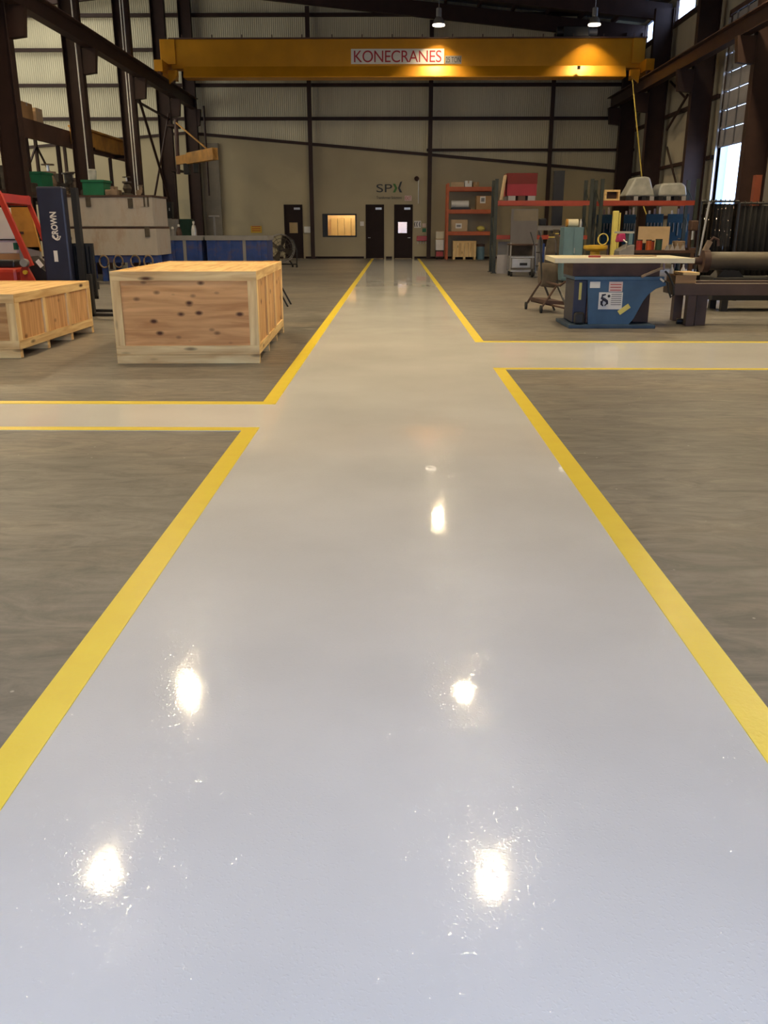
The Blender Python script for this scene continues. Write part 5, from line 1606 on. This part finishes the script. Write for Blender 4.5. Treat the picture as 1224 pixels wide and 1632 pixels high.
# brown cross head under the slab
zu = W(950, 441, PD).z
sl = W(900, 419, PD + .05)
o = thing('support_saddle', 'dark red-brown steel saddle between the blue machine and the cream slab', 'saddle', (3.3, PD + .4, zu))
a, b = W(914, 440, PD), W(1055, 424, PD)
part('body', MB().box(a.x, b.x, PD + .08, PD + .85, zu + .004, sl.z - .002), M['rust'], o)
part('lever', MB().beam(W(1022, 441, PD - .05), W(1056, 427, PD - .05), .035, .035), M['clutter2'], o)
sd0, sd1 = PD - .05, PD + 1.45
a, b = W(884, 420, sd0), W(1108, 412.5, sd0)
o = thing('cream_slab', 'long cream slab lying across the blue machine', 'slab', (a.x, sd0, a.z))
zs_, zt_ = sl.z, W(950, 411.5, sd0).z
part('board', MB().prism([(a.x, sd0), (b.x, sd0), (b.x + .05, sd1), (a.x + .1, sd1)], 'z', zs_, zt_), M['slab'], o, bevel=.004)
q = W(893, 408, sd0 + .5)
single('red_wrench', MB().box(3.02, 3.2, sd0 + .3, sd0 + .36, zt_ + .001, zt_ + .03), M['rack_red'], 'small red tool lying on the left end of the cream slab', 'tool')
single('wood_shim', MB().box(3.25, 4.2, sd0 + .75, sd0 + .9, zt_ + .001, zt_ + .02), M['card2'], 'thin tan strip lying along the middle of the cream slab', 'strip')
o = thing('hydraulic_hose', 'loop of dark hose hanging at the right end of the blue machine', 'hose', W(1068, 455, PD))
pts = [W(1055, 446, PD - .05), W(1064, 450, PD - .06), W(1066, 464, PD - .06), W(1069, 474, PD - .06), W(1074, 470, PD - .06), W(1073, 455, PD - .05), W(1067, 440, PD - .02), W(1060, 432, PD)]
part('hose', MB().tube(pts, .016, 7), M['rubber'], o, smooth=True)
part('fitting', MB().beam(W(1052, 444, PD - .055), W(1058, 449, PD - .055), .03, .03), M['galv'], o)

BD2 = 14.1
zt_b, zb_b = W(1150, 452, BD2).z, W(1150, 471, BD2).z
xb0, xb1 = W(1075, 460, BD2).x, 8.9
o = thing('steel_bench', 'brown steel beam bench on square legs right of the blue machine', 'bench', (xb0, BD2, 0))
part('front_beam', MB().box(xb0, xb1, BD2, BD2 + .18, zb_b, zt_b), M['bench'], o, bevel=.008)
part('rear_beam', MB().box(xb0 + .1, xb1, BD2 + .75, BD2 + .93, zb_b, zt_b), M['bench'], o, bevel=.008)
part('cross_beam', MB().box(xb0 + .05, xb0 + .25, BD2 + .181, BD2 + .749, zb_b, zt_b - .01), M['bench'], o)
legs = [(1073, 1087, BD2 + .85), (1095, 1108, BD2 + .02), (1109, 1126, BD2 + .10)]
for px0, px1, y in legs:
    a, b = W(px0, 495, y).x, W(px1, 495, y).x
    part('leg', MB().box(a, b, y, y + .15, 0, zb_b - .002), M['bench'], o, bevel=.005)
for y in (BD2 + .02, BD2 + .77):
    part('leg', MB().box(8.3, 8.5, y, y + .15, 0, zb_b - .002), M['bench'], o)
q = W(1090, 508, BD2 + .3)
o = thing('trailing_plug', 'small dark plug with a pale end lying on the floor between the bench legs', 'plug', (q.x, BD2 + .3, 0))
part('body', MB().cyl((q.x - .1, BD2 + .35, .045), (q.x + .03, BD2 + .33, .045), .045, 10), M['black'], o, smooth=True)
part('tip', MB().cyl((q.x + .031, BD2 + .33, .045), (q.x + .06, BD2 + .325, .045), .03, 10), M['white'], o, smooth=True)
# wood block on the bench
a, b = W(1076, 452, BD2 + .02), W(1111, 434, BD2 + .02)
o = thing('wood_block', 'timber block with a pale top piece standing on the left end of the brown bench', 'block', (a.x, BD2, zt_b))
part('block', MB().box(a.x, b.x, BD2 + .02, BD2 + .5, zt_b + .001, b.z - .045), M['card'], o, bevel=.005)
part('top_piece', MB().box(a.x + .1, b.x + .04, BD2 + .0, BD2 + .5, b.z - .044, b.z), M['pine'], o, bevel=.01)
# bottles seen below the slab end
for k, (px, mm, lab) in enumerate(((1071, 'white', 'leftmost of three small bottles standing behind the timber block'), (1078, 'toolblue', 'dark blue middle bottle behind the timber block'), (1089, 'plate', 'pale right-hand bottle behind the timber block'))):
    q = W(px, 432, BD2 + .82)
    t_ = thing('bottle', lab, 'bottle', (q.x, BD2 + .84, zt_b), group='bottles on the brown bench')
    part('body', MB().lathe([(0, .001), (.035, .001), (.035, .17), (.015, .22), (.015, .26), (0, .26)], (max(q.x, xb0 + .15 + .09 * k), BD2 + .84, zt_b), n=12), M[mm], t_, smooth=True)
    part('cap', MB().cyl((max(q.x, xb0 + .15 + .09 * k), BD2 + .84, zt_b + .261), (max(q.x, xb0 + .15 + .09 * k), BD2 + .84, zt_b + .29), .018, 10), M['black'], t_, smooth=True)
# big shaft on stands behind the bench
SD = 17.0
xs0 = W(1118, 416, SD).x
zsf, rs = W(1150, 416, SD).z, .165
o = thing('roller_shaft', 'long thick olive-brown roller lying on a dark machine base at the right edge', 'roller', (xs0, SD, 0))
part('roll', MB().cyl((xs0 + .12, SD, zsf), (9.6, SD, zsf), rs, 28), M['pipe'], o, smooth=True)
part('end_flange', MB().cyl((xs0, SD, zsf), (xs0 + .118, SD, zsf), rs * 1.25, 24), M['rust'], o, smooth=True)
part('journal', MB().cyl((xs0 - .16, SD, zsf), (xs0 - .001, SD, zsf), .07, 14), M['rust'], o, smooth=True)
part('bracket', MB().beam((xs0 + .02, SD - .05, zsf + .18), (xs0 + .10, SD - .05, zsf + .36), .07, .09), M['clutter2'], o)
part('hook', MB().tube([(xs0 + .08, SD - .05, zsf + .33), (xs0 + .16, SD - .05, zsf + .42), (xs0 + .25, SD - .05, zsf + .38), (xs0 + .26, SD - .05, zsf + .27)], .025, 8), M['rust'], o, smooth=True)
part('chain_fall', MB().cyl((xs0 - .06, SD - .02, zsf + .1), (xs0 + .02, SD - .02, zsf + 1.05), .02, 6), M['galv'], o)
o = thing('machine_base', 'black machine base under the olive-brown roller', 'machine', (xs0, SD, 0))
part('body', MB().box(xs0 + .15, 9.6, SD - .35, SD + .45, .2, zsf - rs - .12), M['black'], o, bevel=.02)
for xx in (xs0 + .5, 8.0, 9.3):
    part('cradle', MB().prism([(xx - .25, zsf - rs - .119), (xx + .25, zsf - rs - .119), (xx + .15, zsf - rs - .005), (xx - .15, zsf - rs - .005)], 'y', SD - .2, SD + .2), M['black'], o)
for xx in (xs0 + .4, 8.2, 9.4):
    for yy in (SD - .3, SD + .3):
        part('foot', MB().box(xx - .06, xx + .06, yy - .05, yy + .05, 0, .199), M['black'], o)

# welding curtains on frames
VD = 19.8


def curtain(px0, px1, py, d, m, lab, n):
    a, b = W(px0, py, d), W(px1, py, d)
    q = thing('welding_curtain', lab, 'curtain', (a.x, d, 0), group='welding curtains at the right edge')
    part('top_rail', MB().cyl((a.x, d, a.z), (b.x, d, a.z), .022, 8), M['black'], q)
    for x in (a.x, b.x):
        part('post', MB().cyl((x, d, .04), (x, d, a.z), .02, 8), M['black'], q)
        part('foot', MB().box(x - .03, x + .03, d - .35, d + .35, 0, .04), M['black'], q)
    w_ = b.x - a.x
    NS = 60
    vs_, fs = [], []
    for i in range(NS + 1):
        x = a.x + .03 + (w_ - .06) * i / NS
        off = .035 * math.sin(i * .9) + .02 * math.sin(i * .37)
        for z in (.12, a.z * .5, a.z - .05):
            vs_.append((x, d + off * (1.0 if z < a.z - .1 else .5), z))
    for i in range(NS):
        for j in range(2):
            fs.append((i * 3 + j, i * 3 + 3 + j, i * 3 + 4 + j, i * 3 + 1 + j))
    c_ = part('sheet', MB().add(vs_, fs), m, q, smooth=True)
    so = c_.modifiers.new('thick', 'SOLIDIFY'); so.thickness = .003
    for k in range(n):
        xx = a.x + .1 + (w_ - .2) * k / (n - 1)
        part('ring', MB().tube([(xx, d + .04 * math.cos(t), a.z - .01 + .05 * math.sin(t)) for t in [2 * PI * i / 10 for i in range(10)]], .008, 5, True), M['black'], q)


curtain(1119, 1178, 321, VD, M['curtain'], 'smoky see-through welding curtain below the open side door', 7)
curtain(1180, 1262, 324, VD - .3, M['dark_curtain'], 'opaque black welding curtain at the right edge of the hall', 8)
p = W(1208, 279, 27.2)
o = thing('orange_pole', 'orange square pole leaning up beyond the black curtain', 'pole', (p.x, 27.2, 0))
part('pole', MB().box(p.x - .1, p.x + .1, 27.1, 27.3, .05, p.z), M['pole_orange'], o, bevel=.01)
part('base', MB().box(p.x - .3, p.x + .3, 26.9, 27.5, 0, .049), M['pole_orange'], o)

# outside the open side door
struct('ground_outside', MB().box(XR + .32, 34, 20, 76, -.25, -.05), M['concrete'], 'paved yard outside the side door', 'ground')
o = thing('neighbour_building', 'pale blue metal building outside, a sliver seen at the edge of the open side door', 'building', (19.5, 66, -.05))
part('wall', MB().box(17.0, 21.2, 60, 74, -.05, 8.0), mat('pale_blue_cladding', (.40, .55, .80), .5, 0, .05), o)
part('roof', MB().prism([(16.8, 8.0), (21.4, 8.0), (19.1, 8.9)], 'y', 59.8, 74.2), M['lgrey'], o)
part('corner_trim', MB().box(21.201, 21.3, 59.9, 60.1, -.05, 7.99), M['white'], o)

# wheeled A-frame stand left of the blue machine
o = thing('frame_trolley', 'dark wheeled A-frame trolley with a canvas sling left of the blue machine', 'trolley', (2.9, 16.8, 0))
A = G(838, 493); A.z = .07
B = G(862, 499); B.z = .07
f1, f2 = G(884, 495), G(908, 502)
t1 = W(864, 446, 16.9); t2 = W(888, 454, 16.5)
for c_, tt, ff in ((A, t1, f1), (B, t2, f2)):
    part('wheel', MB().cyl((c_.x - .02, c_.y - .0, .07), (c_.x + .02, c_.y, .07), .07, 16), M['rubber'], o, smooth=True)
    part('rear_leg', MB().cyl((c_.x, c_.y, .09), tt, .02, 7), M['rust'], o)
    part('front_leg', MB().cyl((ff.x, ff.y, .0), tt, .02, 7), M['black'], o)
    up = Vector((tt.x + (tt.x - ff.x) * .25, tt.y + .1, 1.32 if tt is t1 else 1.05))
    part('upright', MB().cyl(tt, up, .02, 7), M['black'], o)
sA, sB = A + (t1 - A) * .22, B + (t2 - B) * .22
m = MB(); m.add([sA, sB, sB + Vector((.36, .0, -.02)), sA + Vector((.36, 0, -.02))] + [v + Vector((0, 0, .06)) for v in (sA, sB, sB + Vector((.36, 0, -.02)), sA + Vector((.36, 0, -.02)))], [(0, 1, 2, 3), (7, 6, 5, 4), (0, 4, 5, 1), (1, 5, 6, 2), (2, 6, 7, 3), (3, 7, 4, 0)])
part('bottom_shelf', m, M['rust'], o)
part('cross_bar', MB().cyl((A.x + .1, A.y, .16), (f2.x - .1, f2.y, .12), .018, 6), M['rust'], o)
# sling bag
sl0, sl1 = W(866, 422, 16.9), W(890, 424, 16.6)
vs_, fs = [], []
NU, NV = 8, 10
for i in range(NU + 1):
    u = i / NU
    for j in range(NV + 1):
        v = j / NV
        top = sl0.lerp(sl1, u)
        sag = (1 - (2 * v - 1) ** 2)
        vs_.append((top.x - .05 + .03 * math.sin(v * 6), top.y - .18 + .36 * v, top.z + .04 - .42 * sag))
for i in range(NU):
    for j in range(NV):
        q = i * (NV + 1) + j
        fs.append((q, q + 1, q + NV + 2, q + NV + 1))
sg = part('sling', MB().add(vs_, fs), M['olive'], o, smooth=True)
so = sg.modifiers.new('thick', 'SOLIDIFY'); so.thickness = .012
part('hose', MB().tube([t1 + Vector((.02, 0, -.02)), W(880, 452, 16.5), W(893, 455, 16.0), W(901, 449, 15.7)], .022, 7), M['rust'], o, smooth=True)
#END2
# ---------------------------------------------------------------- world, daylight portals, camera
wd = bpy.data.worlds.new('world'); SC.world = wd
wd.use_nodes = True
bg = wd.node_tree.nodes['Background']
bg.inputs['Color'].default_value = (.46, .635, 1.0, 1)
bg.inputs['Strength'].default_value = 6.4


def portal(name, loc, rot, sx, sy):
    l = bpy.data.lights.new(name, 'AREA'); l.shape = 'RECTANGLE'; l.size = sx; l.size_y = sy
    l.cycles.is_portal = True
    o = bpy.data.objects.new(name, l); COL.objects.link(o)
    o.location = loc; o.rotation_euler = rot


portal('doorway_daylight', (.1, YF - .2, 2.2), (R(90), 0, 0), 7.0, 4.4)
portal('side_door_daylight', (XR + .2, 32.05, 2.07), (0, R(90), 0), 4.15, 3.0)
portal('left_bay_daylight', (XL - .15, 25.0, 6.1), (0, R(-90), 0), 6.2, 10.0)
portal('left_bay_daylight', (XL - .15, 37.5, 6.1), (0, R(-90), 0), 6.2, 13.0)
for a in SKY:
    portal('roof_light_daylight', ((a[0] + a[1]) / 2, (a[2] + a[3]) / 2, roof_z((a[0] + a[1]) / 2) + .2), (0, 0, 0), a[1] - a[0], a[3] - a[2])
for a in CW:
    portal('eave_daylight', (XR + .2, (a[0] + a[1]) / 2, 9.9), (0, R(90), 0), .9, a[1] - a[0])

cam = bpy.data.cameras.new('camera')
co = bpy.data.objects.new('camera', cam); COL.objects.link(co)
co.location = (0, 0, EYE)
co.rotation_euler = (R(90) - PITCH, 0, YAW)
cam.sensor_fit = 'VERTICAL'; cam.sensor_height = 36.0; cam.lens = 36.0 * FPX / 1632
cam.clip_start = .05; cam.clip_end = 300
SC.camera = co
vs = SC.view_settings
vs.view_transform = 'Standard'; vs.look = 'None'; vs.gamma = 1.0; vs.exposure = 0.14; vs.use_curve_mapping = False
SC.cycles.use_denoising = True
SC.cycles.sample_clamp_indirect = 6.0
